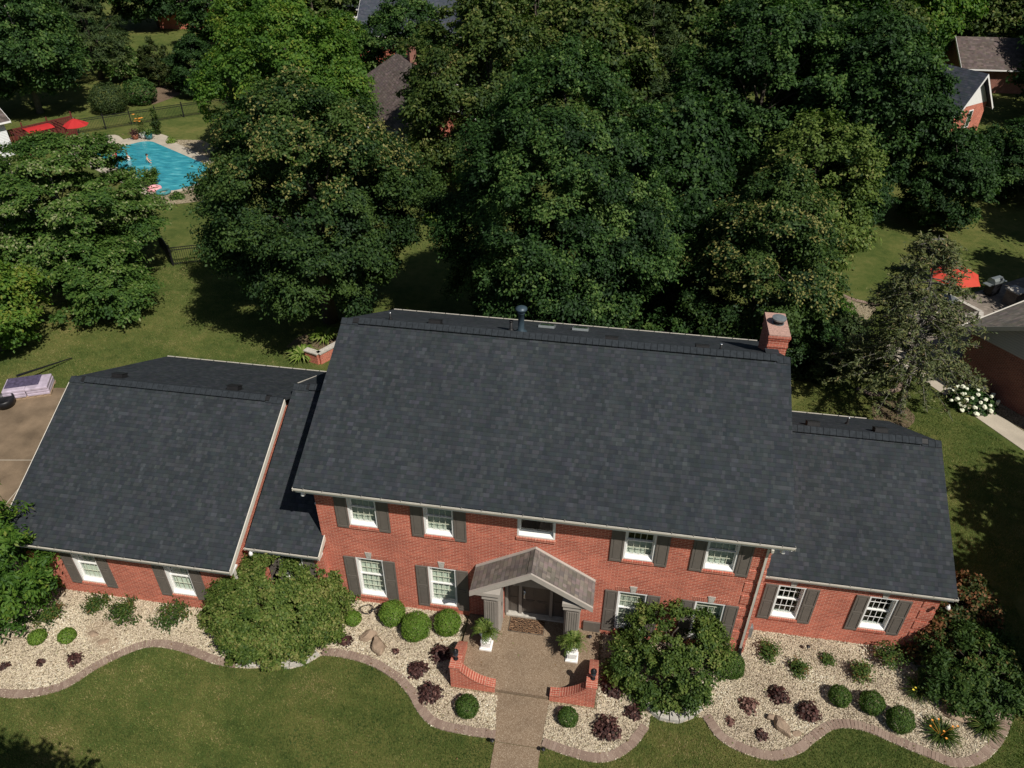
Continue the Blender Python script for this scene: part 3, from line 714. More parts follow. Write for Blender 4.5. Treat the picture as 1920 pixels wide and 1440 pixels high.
for cx, y, z0, z1, hw, kind in WINS:
    window(cx, y, z0, z1, hw, kind)
    if kind == 'plain': continue
    sz0, sz1 = (z0 - 0.12, z1 - 0.0)
    w = 0.395
    shutter(cx - hw - w - 0.01, cx - hw - 0.01, y, sz0, sz1)
    shutter(cx + hw + 0.01, cx + hw + w + 0.01, y, sz0, sz1)

# ---- entrance: alcove, door, portico
b = MB()
b.box(6.06, 6.16, 0.20, 0.42, 0.16, 2.62); b.box(8.04, 8.14, 0.20, 0.42, 0.16, 2.62); b.box(6.16, 8.04, 0.20, 0.42, 2.30, 2.62)
b.box(6.52, 6.62, 0.215, 0.42, 0.2, 2.3); b.box(7.56, 7.66, 0.215, 0.42, 0.2, 2.3)
DF = part(b, "door_frame", M['taupe'])
b = MB(); b.box(6.62, 7.56, 0.29, 0.34, 0.22, 2.30)
for (a, c) in ((6.72, 7.05), (7.13, 7.46)):
    for (zz0, zz1) in ((0.36, 0.92), (1.06, 1.75), (1.85, 2.16)):
        b.box(a, c, 0.275, 0.29, zz0, zz1); b.box(a + 0.05, c - 0.05, 0.265, 0.275, zz0 + 0.05, zz1 - 0.05)
DR = part(b, "front_door", M['door'])
b = MB(); b.tube([(6.70, 0.275, 1.0), (6.70, 0.215, 1.04), (6.70, 0.205, 1.16), (6.70, 0.225, 1.26), (6.70, 0.275, 1.28)], 0.014, 8); b.box(6.665, 6.735, 0.268, 0.288, 0.96, 1.32)
b.lathe([(0.02, 0), (0.034, 0.012), (0.034, 0.03), (0.01, 0.045)], (6.70, 0.25, 1.36), 10); part(b, "handle", M['chrome'], DR, True)
for a, c in ((6.17, 6.51), (7.67, 8.03)):
    b = MB(); b.box(a, c, 0.30, 0.34, 0.22, 2.30)
    for zz0, zz1 in ((0.30, 0.98), (1.08, 2.2)): b.box(a + 0.05, c - 0.05, 0.285, 0.30, zz0, zz1)
    part(b, "side_panel", M['door'], DF)
b = MB(); b.box(6.10, 8.10, 0.12, 0.40, 0.151, 0.215); part(b, "threshold", M['stone'], DF)

PORT = None
zr, ze, xl, xr, xm, yp = 3.85, 2.66, 5.14, 9.0, 7.07, -1.12
b = MB()
for xe, sgn in ((xl, -1), (xr, 1)):
    # front rake board and back rake board, following the slope
    for ya, yb2, dz in ((yp, yp + 0.06, 0.035), (-0.10, -0.012, 0.05)):
        p = [(xm, ya, zr + dz), (xe, ya, ze + dz), (xe, ya, ze - 0.17), (xm, ya, zr - 0.19)]
        b.prism(p, (0, yb2 - ya, 0))
    # short cornice return and frieze beam on the column
    b.box(min(xe + sgn * 0.0, xe - sgn * 0.95), max(xe, xe - sgn * 0.95), yp + 0.08, -0.55, ze - 0.17, ze - 0.03)
    b.box(min(xe - sgn * 0.36, xe - sgn * 0.92), max(xe - sgn * 0.36, xe - sgn * 0.92), yp + 0.16, -0.02, ze - 0.42, ze - 0.172)
b.box(5.98, 8.14, -0.10, 0.0, 2.62, 2.8)
PORT = part(b, "portico", M['taupe_l'])
b = MB()
for xe in (xl, xr):
    p = [(xm, yp + 0.062, zr + 0.02), (xe, yp + 0.062, ze + 0.02), (xe, yp + 0.062, ze - 0.05), (xm, yp + 0.062, zr - 0.06)]
    b.prism(p, (0, 1.12 - 0.062 - 0.11, 0))
part(b, "roof", M['porch_roof'], PORT)
b = MB()
for k in range(7):
    y1 = yp + 0.07 + k * 0.135; h = 0.14; sl = (zr - ze) / (xr - xm)
    b.prism([(xm - h, y1, zr + 0.026 - h * sl), (xm, y1, zr + 0.038), (xm + h, y1, zr + 0.026 - h * sl), (xm + h, y1, zr + 0.040 - h * sl), (xm, y1, zr + 0.054), (xm - h, y1, zr + 0.040 - h * sl)], (0, 0.128, 0.004))
part(b, "ridge_cap", M['porch_roof'], PORT)
b = MB(); b.face([(xl + 0.4, -0.56, ze - 0.05), (xr - 0.4, -0.56, ze - 0.05), (xm, -0.56, zr - 0.22)][::-1]); b.box(5.98, 8.16, -0.55, -0.11, 2.60, 2.62); part(b, "ceiling", M['taupe'], PORT)
for sgn in (-1, 1):
    xc = xm + sgn * 1.32
    b = MB()
    b.box(xc - 0.20, xc + 0.20, yp + 0.24, yp + 0.60, 0.16, ze - 0.422)
    for k in range(5):
        xx = xc - 0.145 + k * 0.0725; b.box(xx - 0.016, xx + 0.016, yp + 0.224, yp + 0.24, 0.38, ze - 0.60)
    b.box(xc - 0.21, xc + 0.21, yp + 0.215, yp + 0.602, 0.151, 0.34); b.box(xc - 0.207, xc + 0.207, yp + 0.232, yp + 0.602, ze - 0.50, ze - 0.425)
    part(b, "column", M['taupe'], PORT)
    b = MB(); xi = xm + sgn * 1.04
    b.box(min(xi, xi + sgn * 0.10), max(xi, xi + sgn * 0.10), yp + 0.605, 0.0, 0.151, ze - 0.43)
    b.box(min(xi, xi + sgn * 0.07), max(xi, xi + sgn * 0.07), 0.001, 0.20, 0.151, 2.62)
    b.box(min(xi + sgn * 0.10, xi + sgn * 0.5), max(xi + sgn * 0.10, xi + sgn * 0.5), -0.06, -0.004, 0.151, ze - 0.43)
    part(b, "side_wall", M['taupe_l'], PORT)
b = MB(); b.box(6.028, 6.04, -0.36, -0.30, 1.25, 1.40); part(b, "doorbell", M['black'], PORT)

# ---- chimney
b = MB()
def ring(x0, x1, y0, y1, z0, z1, g): b.box(x0 - g, x1 + g, y0 - g, y1 + g, z0, z1)
ring(13.93, 14.56, 6.36, 7.78, 0.0, 7.94, 0)
ring(13.93, 14.56, 6.36, 7.78, 7.94, 8.02, 0.022); ring(13.93, 14.56, 6.36, 7.78, 8.02, 8.22, 0.008)
ring(13.93, 14.56, 6.36, 7.78, 8.22, 8.30, 0.028); ring(13.93, 14.56, 6.36, 7.78, 8.30, 8.38, 0.05)
CH = part(b, "chimney", M['brick'], R1)
b = MB()
b.prism([(13.90, 6.33, 8.381), (14.59, 6.33, 8.381), (14.59, 7.81, 8.381), (13.90, 7.81, 8.381)], (0, 0, 0.05)); part(b, "crown", M['crown'], CH)
b = MB(); b.lathe([(0.17, 0.431), (0.17, 0.60)], (14.27, 7.12, 8.0), 20); part(b, "flue", M['black'], CH, True)
b = MB(); b.lathe([(0.0, 0.60), (0.235, 0.60), (0.235, 0.655), (0.12, 0.675), (0.0, 0.68)], (14.27, 7.12, 8.0), 24); b.lathe([(0.20, 0.431), (0.20, 0.45)], (14.27, 7.12, 8.0), 20); part(b, "flue_cap", M['steel'], CH)
b = MB(); b.prism([(13.86, 6.30, 7.73), (14.30, 6.30, 7.73), (14.30, 6.30, 7.87), (13.86, 6.30, 7.87)], (0, 0.06, 0)); b.face([(13.86, 6.02, 7.90), (14.30, 6.02, 7.90), (14.30, 6.30, 7.872), (13.86, 6.30, 7.872)]); part(b, "flashing", M['roof'], CH)

# ---- roof furniture
def slope_z(y, yr, zr, s): return zr - s * abs(y - yr)
def roof_vent(x, y, z, sl, par):
    b = MB(); d = Vector((0, 1, -sl)).normalized(); n = Vector((0, sl, 1)).normalized(); c = Vector((x, y, z))
    b.obox(c + n * 0.075, ((1, 0, 0), d, n), (0.21, 0.17, 0.07)); b.obox(c + n * 0.013, ((1, 0, 0), d, n), (0.24, 0.22, 0.008))
    b.obox(c + n * 0.155, ((1, 0, 0), d, n), (0.225, 0.185, 0.009))
    part(b, "roof_vent", M['vent'], par)
for x, y in ((2.62, 5.98), (8.76, 5.50), (11.70, 5.40)): roof_vent(x, y, slope_z(y, YR, HR, sB), sB, R1)
for x, y in ((16.05, 6.25), (18.34, 6.30)): roof_vent(x, y, slope_z(y, YR2, HR2, s2b), s2b, R2)
for x, y in ((-9.37, 4.62), (-4.75, 4.55)): roof_vent(x, y, slope_z(y, YR3, HR3, s3b), s3b, R3)
def pipe(x, y, zb, h, r, par, mat='vent', top='chrome'):
    b = MB(); b.lathe([(r * 2.2, -0.04), (r * 2.0, 0.03), (r * 1.2, 0.09), (r, 0.10), (r, h)], (x, y, zb), 12, 0); b.lathe([(r * 1.25, h), (r * 1.25, h + 0.035), (r * 0.7, h + 0.04)], (x, y, zb), 12, 1)
    part(b, "vent_pipe", [M[mat], M[top]], par, True)
pipe(0.98, 6.05, slope_z(6.05, YR, HR, sB), 0.26, 0.035, R1)
pipe(5.30, 5.98, slope_z(5.98, YR, HR, sB), 0.36, 0.055, R1, 'vent', 'vent')
pipe(12.27, 5.30, slope_z(5.30, YR, HR, sB), 0.25, 0.035, R1)
pipe(17.63, 7.5, slope_z(7.5, YR2, HR2, s2b), 0.28, 0.04, R2)
b = MB(); zb = slope_z(5.84, YR, HR, sB)
b.lathe([(0.22, -0.06), (0.2, 0.02), (0.11, 0.10), (0.10, 0.72), (0.13, 0.74), (0.13, 0.80), (0.09, 0.81), (0.09, 0.86), (0.20, 0.87), (0.20, 0.94), (0.08, 1.0)], (5.67, 5.84, zb), 18)
b.obox((5.67, 5.7, zb + 0.06), ((1, 0, 0), (0, 1, -sB), (0, sB, 1)), (0.24, 0.2, 0.01)); part(b, "flue_pipe", M['bluesteel'], R1, True)
M['skyglass'] = plain("skylight_glass", (0.03, 0.05, 0.04), 0.05, 0.2, 5, 0.8)
for x, y in ((6.30, 8.35), (7.56, 8.42)):
    b = MB(); d = Vector((0, 1, -sB)).normalized(); n = Vector((0, sB, 1)).normalized(); c = Vector((x, y, slope_z(y, YR, HR, sB)))
    b.obox(c + n * 0.035, ((1, 0, 0), d, n), (0.30, 0.36, 0.05)); sk = part(b, "skylight", M['steel'], R1)
    b = MB(); b.obox(c + n * 0.092, ((1, 0, 0), d, n), (0.25, 0.31, 0.006)); part(b, "pane", M['skyglass'], sk)

# ---- downspouts and floodlights
def downspout(pts, w=0.045):
    b = MB(); b.tube(pts, w, 4); o = part(b, "downspout", M['cream'])
    return o
downspout([(13.83, -EF + 0.07, 5.56), (13.83, -EF + 0.07, 5.46), (13.86, -0.09, 5.18), (13.87, -0.085, 0.42)], 0.05)
b = MB(); b.tube([(13.87, -0.085, 0.42), (13.87, -0.085, 0.12), (13.90, -0.22, 0.02)], 0.075, 8); part(b, "downspout_boot", M['black'])
downspout([(-2.60, YF3 + 0.12, 2.72), (-2.62, -1.27, 2.5), (-2.62, -1.27, 0.05)], 0.05)
downspout([(-2.5, YF4 + 0.07, 2.72), (-2.55, -0.34, 2.5), (-2.55, -0.34, 0.05)], 0.05)
def flood(x, y, z):
    b = MB(); b.lathe([(0.03, 0.0), (0.055, -0.03), (0.075, -0.11), (0.06, -0.125)], (x, y, z), 12); b.lathe([(0.02, 0.05), (0.02, 0.0)], (x, y, z), 8)
    part(b, "floodlight", M['white'], None, True)
flood(-0.16, -0.36, 5.42); flood(14.16, -0.36, 5.42); flood(-2.32, -0.62, 2.62); flood(19.75, 0.70, 2.74)
b = MB(); b.lathe([(0.045, 0), (0.06, -0.05), (0.02, -0.09)], (-0.13, 0.3, 4.35), 10); part(b, "floodlight", M['white'], None, True)
# utility boxes at the walls
b = MB(); b.box(14.06, 14.3, 0.55, 0.75, 0.15, 0.62); b.box(14.1, 14.26, 0.62, 0.70, 0.62, 0.72); part(b, "meter_box", M['steel'])
b = MB(); b.box(8.74, 9.3, -0.07, -0.01, 0.15, 0.62); part(b, "panel", M['shutter'])

# ------------------------------------------------------------------ foliage
def quads_mesh(name, V, tint, nper=4):
    """V: (n, nper, 3) -> mesh of n separate faces with a tone per face"""
    n = V.shape[0]; me = bpy.data.meshes.new(name)
    me.vertices.add(n * nper); me.vertices.foreach_set("co", V.astype(np.float32).ravel())
    me.loops.add(n * nper); me.loops.foreach_set("vertex_index", np.arange(n * nper, dtype=np.int32))
    me.polygons.add(n); me.polygons.foreach_set("loop_start", np.arange(n, dtype=np.int32) * nper)
    me.update(calc_edges=True)
    at = me.attributes.new("tint", 'FLOAT', 'FACE'); at.data.foreach_set("value", np.clip(tint, 0, 1).astype(np.float32))
    return me

def unit(a): return a / np.maximum(np.linalg.norm(a, axis=-1, keepdims=True), 1e-9)

def leaves(rng, P, N, L, Wd, T=None, jit=0.35):
    """pointed leaves at P facing N"""
    n = len(P)
    R = rng.normal(size=(n, 3))
    if T is None: T = np.cross(N, R)
    else: T = T + R * jit
    N = unit(N); T = unit(T - N * np.sum(T * N, 1, keepdims=True)); B = np.cross(N, T)
    l = (L * rng.uniform(0.7, 1.3, (n, 1))); w = (Wd * rng.uniform(0.75, 1.25, (n, 1)))
    a = P - T * l * 0.5; c = P + T * l * 0.5 - N * l * 0.12; m = P - T * l * 0.05
    return np.stack([a, m + B * w * 0.5, c, m - B * w * 0.5], 1)

def sph(rng, n):
    return unit(rng.normal(size=(n, 3)))

PROF = {
    'round': lambda t: np.where(t > 0.38, np.sqrt(np.clip(1 - ((t - 0.38) / 0.62) ** 2, 0, 1)), 0.62 + 0.38 * np.sin(np.clip(t / 0.38, 0, 1) * np.pi / 2)),
    'dome': lambda t: np.sqrt(np.clip(1 - (t * 0.98) ** 2, 0, 1)) ** 0.85,
    'oval': lambda t: np.where(t > 0.3, np.clip(1 - ((t - 0.3) / 0.7) ** 1.9, 0, 1) ** 0.75, 0.72 + 0.28 * t / 0.3),
    'cone': lambda t: np.clip(1 - t, 0.02, 1) ** 0.8,
    'flat': lambda t: np.clip(1 - np.abs(t - 0.45) / 0.62, 0, 1) ** 0.45,
    'column': lambda t: np.clip(np.sin(np.clip(t * 0.93 + 0.07, 0, 1) * np.pi), 0, 1) ** 0.5,
}

def crown(seed, H, r, z0, ncl, cr, leaf, per, prof='round', flat=0.78, droop=0.12, inner=0.55, gold=None, lean=(0, 0), aspect=0.62, tone=(0.42, 0.2, 0.16), up=0.55, lumps=0.16):
    """leaf clusters set through a crown; returns (n,4,3) leaves and tints"""
    rng = np.random.default_rng(seed); f = PROF[prof]
    t = rng.uniform(0, 1, ncl * 6); keep = rng.uniform(0, 1, ncl * 6) < f(t) ** 1.2 + 0.05; t = t[keep][:ncl]
    ang = rng.uniform(0, 2 * np.pi, len(t))
    ph = rng.uniform(0, 6.28, 6)
    lump = 1 + lumps * (np.sin(3 * ang + ph[0] + 4 * t) + 0.7 * np.sin(5 * ang + ph[1] - 7 * t) + 0.6 * np.sin(2 * ang + ph[2] + 11 * t)) / 1.6
    q = np.where(rng.uniform(size=len(t)) < 0.72, rng.uniform(0.80, 1.0, len(t)), rng.uniform(inner * 0.5, 0.82, len(t)))
    rad = np.maximum(r * f(t) * lump - cr * 0.55, 0) * q
    Cn = np.stack([rad * np.cos(ang) + lean[0] * t, rad * np.sin(ang) + lean[1] * t, z0 + (H - z0 - cr * flat * 0.5) * t], 1)
    out = unit(np.stack([np.cos(ang) * 0.9, np.sin(ang) * 0.9, (t - 0.25) * 1.1], 1))
    cs = cr * rng.uniform(0.6, 1.35, len(t)) * (0.75 + 0.25 * f(t)); Vs = []; Ts = []
    cn = rng.normal(0, tone[1], len(t))
    cnt = np.maximum((per * (cs / cr) ** 2).astype(int), 6)
    idx = np.repeat(np.arange(len(t)), cnt); n = len(idx)
    K = 13
    sd = sph(rng, len(t) * K).reshape(len(t), K, 3); sd[..., 2] = np.where(sd[..., 2] < -0.3, -sd[..., 2], sd[..., 2]); sd = unit(sd + out[:, None] * 0.5)
    sl = rng.uniform(0.55, 1.15, (len(t), K)); sn = rng.normal(0, 0.5 * tone[2], (len(t), K))
    kk = rng.integers(0, K, n); d = sd[idx, kk]; R = (rng.uniform(0.3, 1.0, n) ** 0.75 * sl[idx, kk])[:, None]
    P = Cn[idx] + (d * R + rng.normal(size=(n, 3)) * 0.15) * cs[idx, None] * np.array([1, 1, flat])
    hd = np.linalg.norm((P - Cn[idx])[:, :2], axis=1) / cs[idx]
    P[:, 2] -= droop * cs[idx] * hd ** 2
    N = unit(d * 0.35 + out[idx] * 0.3 + np.array([0, 0, up]) + rng.normal(size=(n, 3)) * 0.5)
    T = d + np.array([0, 0, -0.35])
    V = leaves(rng, P, N, leaf, leaf * aspect, T, 0.7)
    cn = cn[:, None] + sn; cnl = cn[idx, kk]
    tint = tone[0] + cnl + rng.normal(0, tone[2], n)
    if gold is not None:
        # blossom tips gather on some outer, upper clusters
        g = (t > gold[0]) & (rng.uniform(size=len(t)) < gold[1]) & (q > 0.75)
        bl = g[idx] & (R[:, 0] > 0.72) & (rng.uniform(size=n) < gold[2])
        tint = np.where(bl, rng.uniform(0.7, 1.0, n), np.minimum(tint, 0.60))
    else: tint = np.clip(tint, 0, 0.97)
    return V, tint, Cn

def limbs(rng, H, z0, r, Cn, rt, nb=14, zfork=None):
    """tapered trunk with limbs that run out to leaf clusters"""
    b = MB(); zt = H * 0.82; pts = []; rr = []
    wob = rng.normal(0, 0.02 * H, (6, 2)); wob[0] = 0
    for k in range(6):
        z = zt * k / 5; pts.append((wob[k, 0] * k / 5, wob[k, 1] * k / 5, z)); rr.append(max(rt * (1 - 0.86 * k / 5), 0.02))
    rr[0] *= 1.35
    b.tube(pts, rr, 9)
    sel = rng.choice(len(Cn), min(nb, len(Cn)), replace=False)
    for i in sel:
        c = Cn[i]; hz = min(max(c[2] * rng.uniform(0.45, 0.75), z0 * 0.7), zt * 0.9)
        k = hz / zt * 5; k0 = int(k); fr = k - k0
        p0 = np.array(pts[k0]) * (1 - fr) + np.array(pts[min(k0 + 1, 5)]) * fr
        m = (p0 + c) / 2 + np.array([0, 0, 0.08 * H * rng.uniform(0.2, 1)]); q = rt * (1 - 0.8 * hz / zt) * 0.5
        b.tube([p0, p0 * 0.55 + m * 0.45, m, c], [q, q * 0.75, q * 0.5, q * 0.2], 6)
    return b

def tree(name, label, x, y, H, r, z0, mat, seed, ncl, cr, leaf, per, bark='bark', rt=None, group=None, cat="tree", z=0.0, **kw):
    root = tag(empty(name, (x, y, z)), label, cat, group)
    V, tint, Cn = crown(seed, H, r, z0, ncl, cr, leaf, per, **kw)
    rng = np.random.default_rng(seed + 999)
    o = limbs(rng, H, z0, r, Cn, rt or max(0.06, H * 0.022)).build("trunk", M[bark], root, smooth=True)
    link_mesh("crown", quads_mesh("crown", V, tint), M[mat], root)
    return root

# the big trees directly behind the house
GB = "large shade trees behind the house"
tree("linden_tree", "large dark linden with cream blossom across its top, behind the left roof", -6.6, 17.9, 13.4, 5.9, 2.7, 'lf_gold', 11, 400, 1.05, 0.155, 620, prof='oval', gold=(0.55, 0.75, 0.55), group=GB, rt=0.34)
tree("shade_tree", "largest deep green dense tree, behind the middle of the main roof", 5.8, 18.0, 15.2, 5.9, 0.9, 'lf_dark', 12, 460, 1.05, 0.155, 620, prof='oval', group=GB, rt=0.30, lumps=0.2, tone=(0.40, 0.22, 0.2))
tree("linden_tree", "smaller rounded linden with golden blossom tips, behind the chimney", 15.7, 18.6, 10.4, 3.8, 0.6, 'lf_gold', 13, 260, 0.85, 0.15, 480, prof='oval', gold=(0.42, 0.65, 0.55), group=GB, rt=0.22)
tree("shade_tree", "round mid green tree between the chimney linden and the right lawn", 19.4, 29.6, 8.8, 4.4, 1.0, 'lf_crab', 14, 200, 0.95, 0.21, 290, prof='dome', group=GB, tone=(0.52, 0.12, 0.16))
tree("shade_tree", "tall dark spreading tree behind the round mid green one", 17.3, 42.0, 13.4, 6.2, 2.0, 'lf_dark', 15, 300, 1.2, 0.25, 290, prof='round', group="tall trees further back")
tree("shade_tree", "tall dark tree with its trunk showing at the edge of the right lawn", 24.4, 39.8, 12.8, 4.8, 2.4, 'lf_dark', 16, 300, 1.15, 0.24, 290, prof='round', group="tall trees further back", tone=(0.36, 0.2, 0.16))
tree("linden_tree", "tall olive linden hung with pale bracts, left behind the largest tree", -1.6, 39.5, 13.8, 7.2, 1.5, 'lf_olive', 17, 380, 1.15, 0.24, 300, prof='oval', group="tall trees further back", tone=(0.5, 0.2, 0.22))
tree("maple_tree", "bright yellow green maple behind the blossoming linden", -17.6, 42.0, 11.2, 6.6, 1.2, 'lf_bright', 18, 320, 1.1, 0.25, 310, prof='round', group="tall trees further back", tone=(0.5, 0.22, 0.18))
tree("maple_tree", "dark green maple in the top left corner beyond the red fence", -46.4, 49.2, 11.2, 5.6, 2.1, 'lf_dark', 19, 260, 1.1, 0.27, 230, prof='round', tone=(0.55, 0.2, 0.18), rt=0.26, bark='bark_g')
tree("dogwood_tree", "broad layered dogwood beside the pool with pale seed clusters", -22.9, 20.4, 8.5, 5.3, 1.2, 'lf_dog', 20, 290, 1.15, 0.18, 440, prof='round', flat=0.34, droop=0.12, tone=(0.55, 0.14, 0.22), bark='bark_g', up=0.9)
tree("dogwood_tree", "smaller low layered dogwood in front of the broad one", -19.3, 16.9, 4.5, 2.9, 0.8, 'lf_dog', 21, 90, 0.95, 0.18, 350, prof='dome', flat=0.36, droop=0.12, tone=(0.46, 0.14, 0.18), bark='bark_g', up=0.9)
tree("maple_tree", "bright green maple cut off by the left edge above the driveway", -22.2, 12.3, 5.3, 2.9, 1.0, 'lf_bright', 22, 90, 0.85, 0.18, 320, prof='round', tone=(0.62, 0.2, 0.18))
tree("young_oak_tree", "spiky leaved young tree at the left end of the garage wall", -11.0, -2.6, 6.5, 2.45, 0.5, 'lf_bright', 23, 170, 0.58, 0.19, 150, prof='oval', aspect=0.36, flat=0.6, tone=(0.42, 0.18, 0.2), rt=0.1)
# the thin spruce
def spruce(x, y, H, r, seed):
    root = tag(empty("spruce_tree", (x, y, 0)), "thin half bare spruce with grey branches beside the side path", "tree")
    rng = np.random.default_rng(seed); b = MB(); lx, ly = -0.8, 0.35
    trunk = [(lx * t ** 1.5, ly * t, H * t) for t in np.linspace(0, 1, 9)]
    b.tube(trunk, [0.17 * (1 - 0.93 * t) for t in np.linspace(0, 1, 9)], 8)
    P = []; T = []; tw = []
    for i in range(205):
        t = rng.uniform(0.22, 0.985); a = rng.uniform(0, 6.283)
        L = r * (1 - t) ** 0.62 * rng.uniform(0.6, 1.15) + 0.25
        z = H * t; p0 = np.array([lx * t ** 1.5, ly * t, z]); dr = np.array([math.cos(a), math.sin(a), 0.0])
        pts = [p0 + dr * L * s + np.array([0, 0, 0.25 * L * s - 0.42 * L * s * s]) for s in np.linspace(0, 1, 5)]
        b.tube(pts, [0.030 * (1 - 0.75 * s) for s in np.linspace(0, 1, 5)], 5)
        for k in range(int(5 + 7 * L)):
            s = rng.uniform(0.3, 1); q = p0 + dr * L * s + np.array([0, 0, 0.25 * L * s - 0.42 * L * s * s])
            sd = unit(dr * 0.5 + rng.normal(size=3) * np.array([0.7, 0.7, 0.25])); l2 = rng.uniform(0.15, 0.45)
            if k % 3 == 0: b.tube([q, q + sd * l2], [0.009, 0.004], 3, cap=False)
            for m in range(7):
                P.append(q + sd * l2 * rng.uniform(0.1, 1.1) + rng.normal(0, 0.05, 3)); T.append(sd + rng.normal(0, 0.5, 3))
    b.build("trunk", M['bark_g'], root)
    P = np.array(P); T = np.array(T); N = unit(rng.normal(size=P.shape) * 0.6 + np.array([0, 0, 0.8]))
    top = P[:, 2] / H
    V = leaves(rng, P, N, 0.19, 0.055, T, 0.3)
    link_mesh("crown", quads_mesh("crown", V, rng.normal(0.45, 0.24, len(P)) + 0.1 * (top > 0.85)), M['lf_spruce'], root)
    return root
spruce(22.2, 14.4, 8.7, 3.6, 31)
# pines and other trees at the top of the view
def pine(label, x, y, H, r, seed, mat='lf_pine', group="pines at the top of the view"):
    return tree("pine_tree", label, x, y, H, r, H * 0.22, mat, seed, 170, 0.95, 0.42, 110, prof='cone', aspect=0.2, flat=0.42, droop=0.2, group=group, tone=(0.5, 0.2, 0.2), rt=0.2)
pine("feathery pine with a bare pale trunk, right of the top left maple", -47.6, 61.0, 11.5, 5.0, 41)
pine("soft dark pine behind the right of the largest tree, under yellow leaves", 9.5, 56.0, 12.0, 5.2, 42)
pine("shaded pine at the right edge in front of the white gabled house", 43.5, 51.5, 10.5, 3.6, 43)
tree("dogwood_tree", "small dogwood dotted with white flowers beside the arborvitae hedge", -45.2, 61.3, 3.9, 2.6, 0.5, 'lf_dog', 44, 50, 0.85, 0.30, 120, prof='dome', tone=(0.6, 0.2, 0.25))
for k, (x, y, H, r) in enumerate(((-41.2, 59.8, 4.1, 0.85), (-39.9, 59.2, 4.9, 1.0), (-38.4, 59.0, 4.2, 0.9), (-37.2, 58.2, 3.3, 0.8))):
    tree("arborvitae", ("brown tipped arborvitae at the left end of the tall hedge row", "tallest pointed arborvitae of the hedge row", "green arborvitae right of the tallest one in the row", "shortest arborvitae at the right end of the hedge row")[k],
         x, y, H, r, 0.05, 'lf_arb', 50 + k, 90, 0.42, 0.26, 60, prof='column', aspect=0.3, up=0.2, cat="shrub", group="arborvitae row beyond the pool", rt=0.06)
# far wood: every tree its own, sharing a few crowns
PROTO = {}
def far_tree(key, label, x, y, s, rz, sz=1.0):
    par = dict(dark=('lf_dark', 61, 'round', (0.45, 0.2, 0.18)), bright=('lf_bright', 62, 'round', (0.45, 0.22, 0.2)), olive=('lf_olive', 63, 'oval', (0.5, 0.22, 0.2)), deep=('lf_dark', 64, 'oval', (0.3, 0.18, 0.16)), pale=('lf_crab', 65, 'dome', (0.5, 0.2, 0.2)))[key]
    nm = dict(dark="maple_tree", bright="maple_tree", olive="linden_tree", deep="oak_tree", pale="ash_tree")[key]
    if key not in PROTO:
        o = tree(nm, label, x, y, 11.0, 5.2, 1.2, par[0], par[1], 210, 1.2, 0.32, 180, prof=par[2], tone=par[3], rt=0.24)
        PROTO[key] = o
    else:
        o = copy_tree(PROTO[key])
    o.location = (x, y, 0); o.scale = (s, s, s * sz); o.rotation_euler = (0, 0, rz)
    tag(o, label, "tree", "trees at the top of the view")
    return o
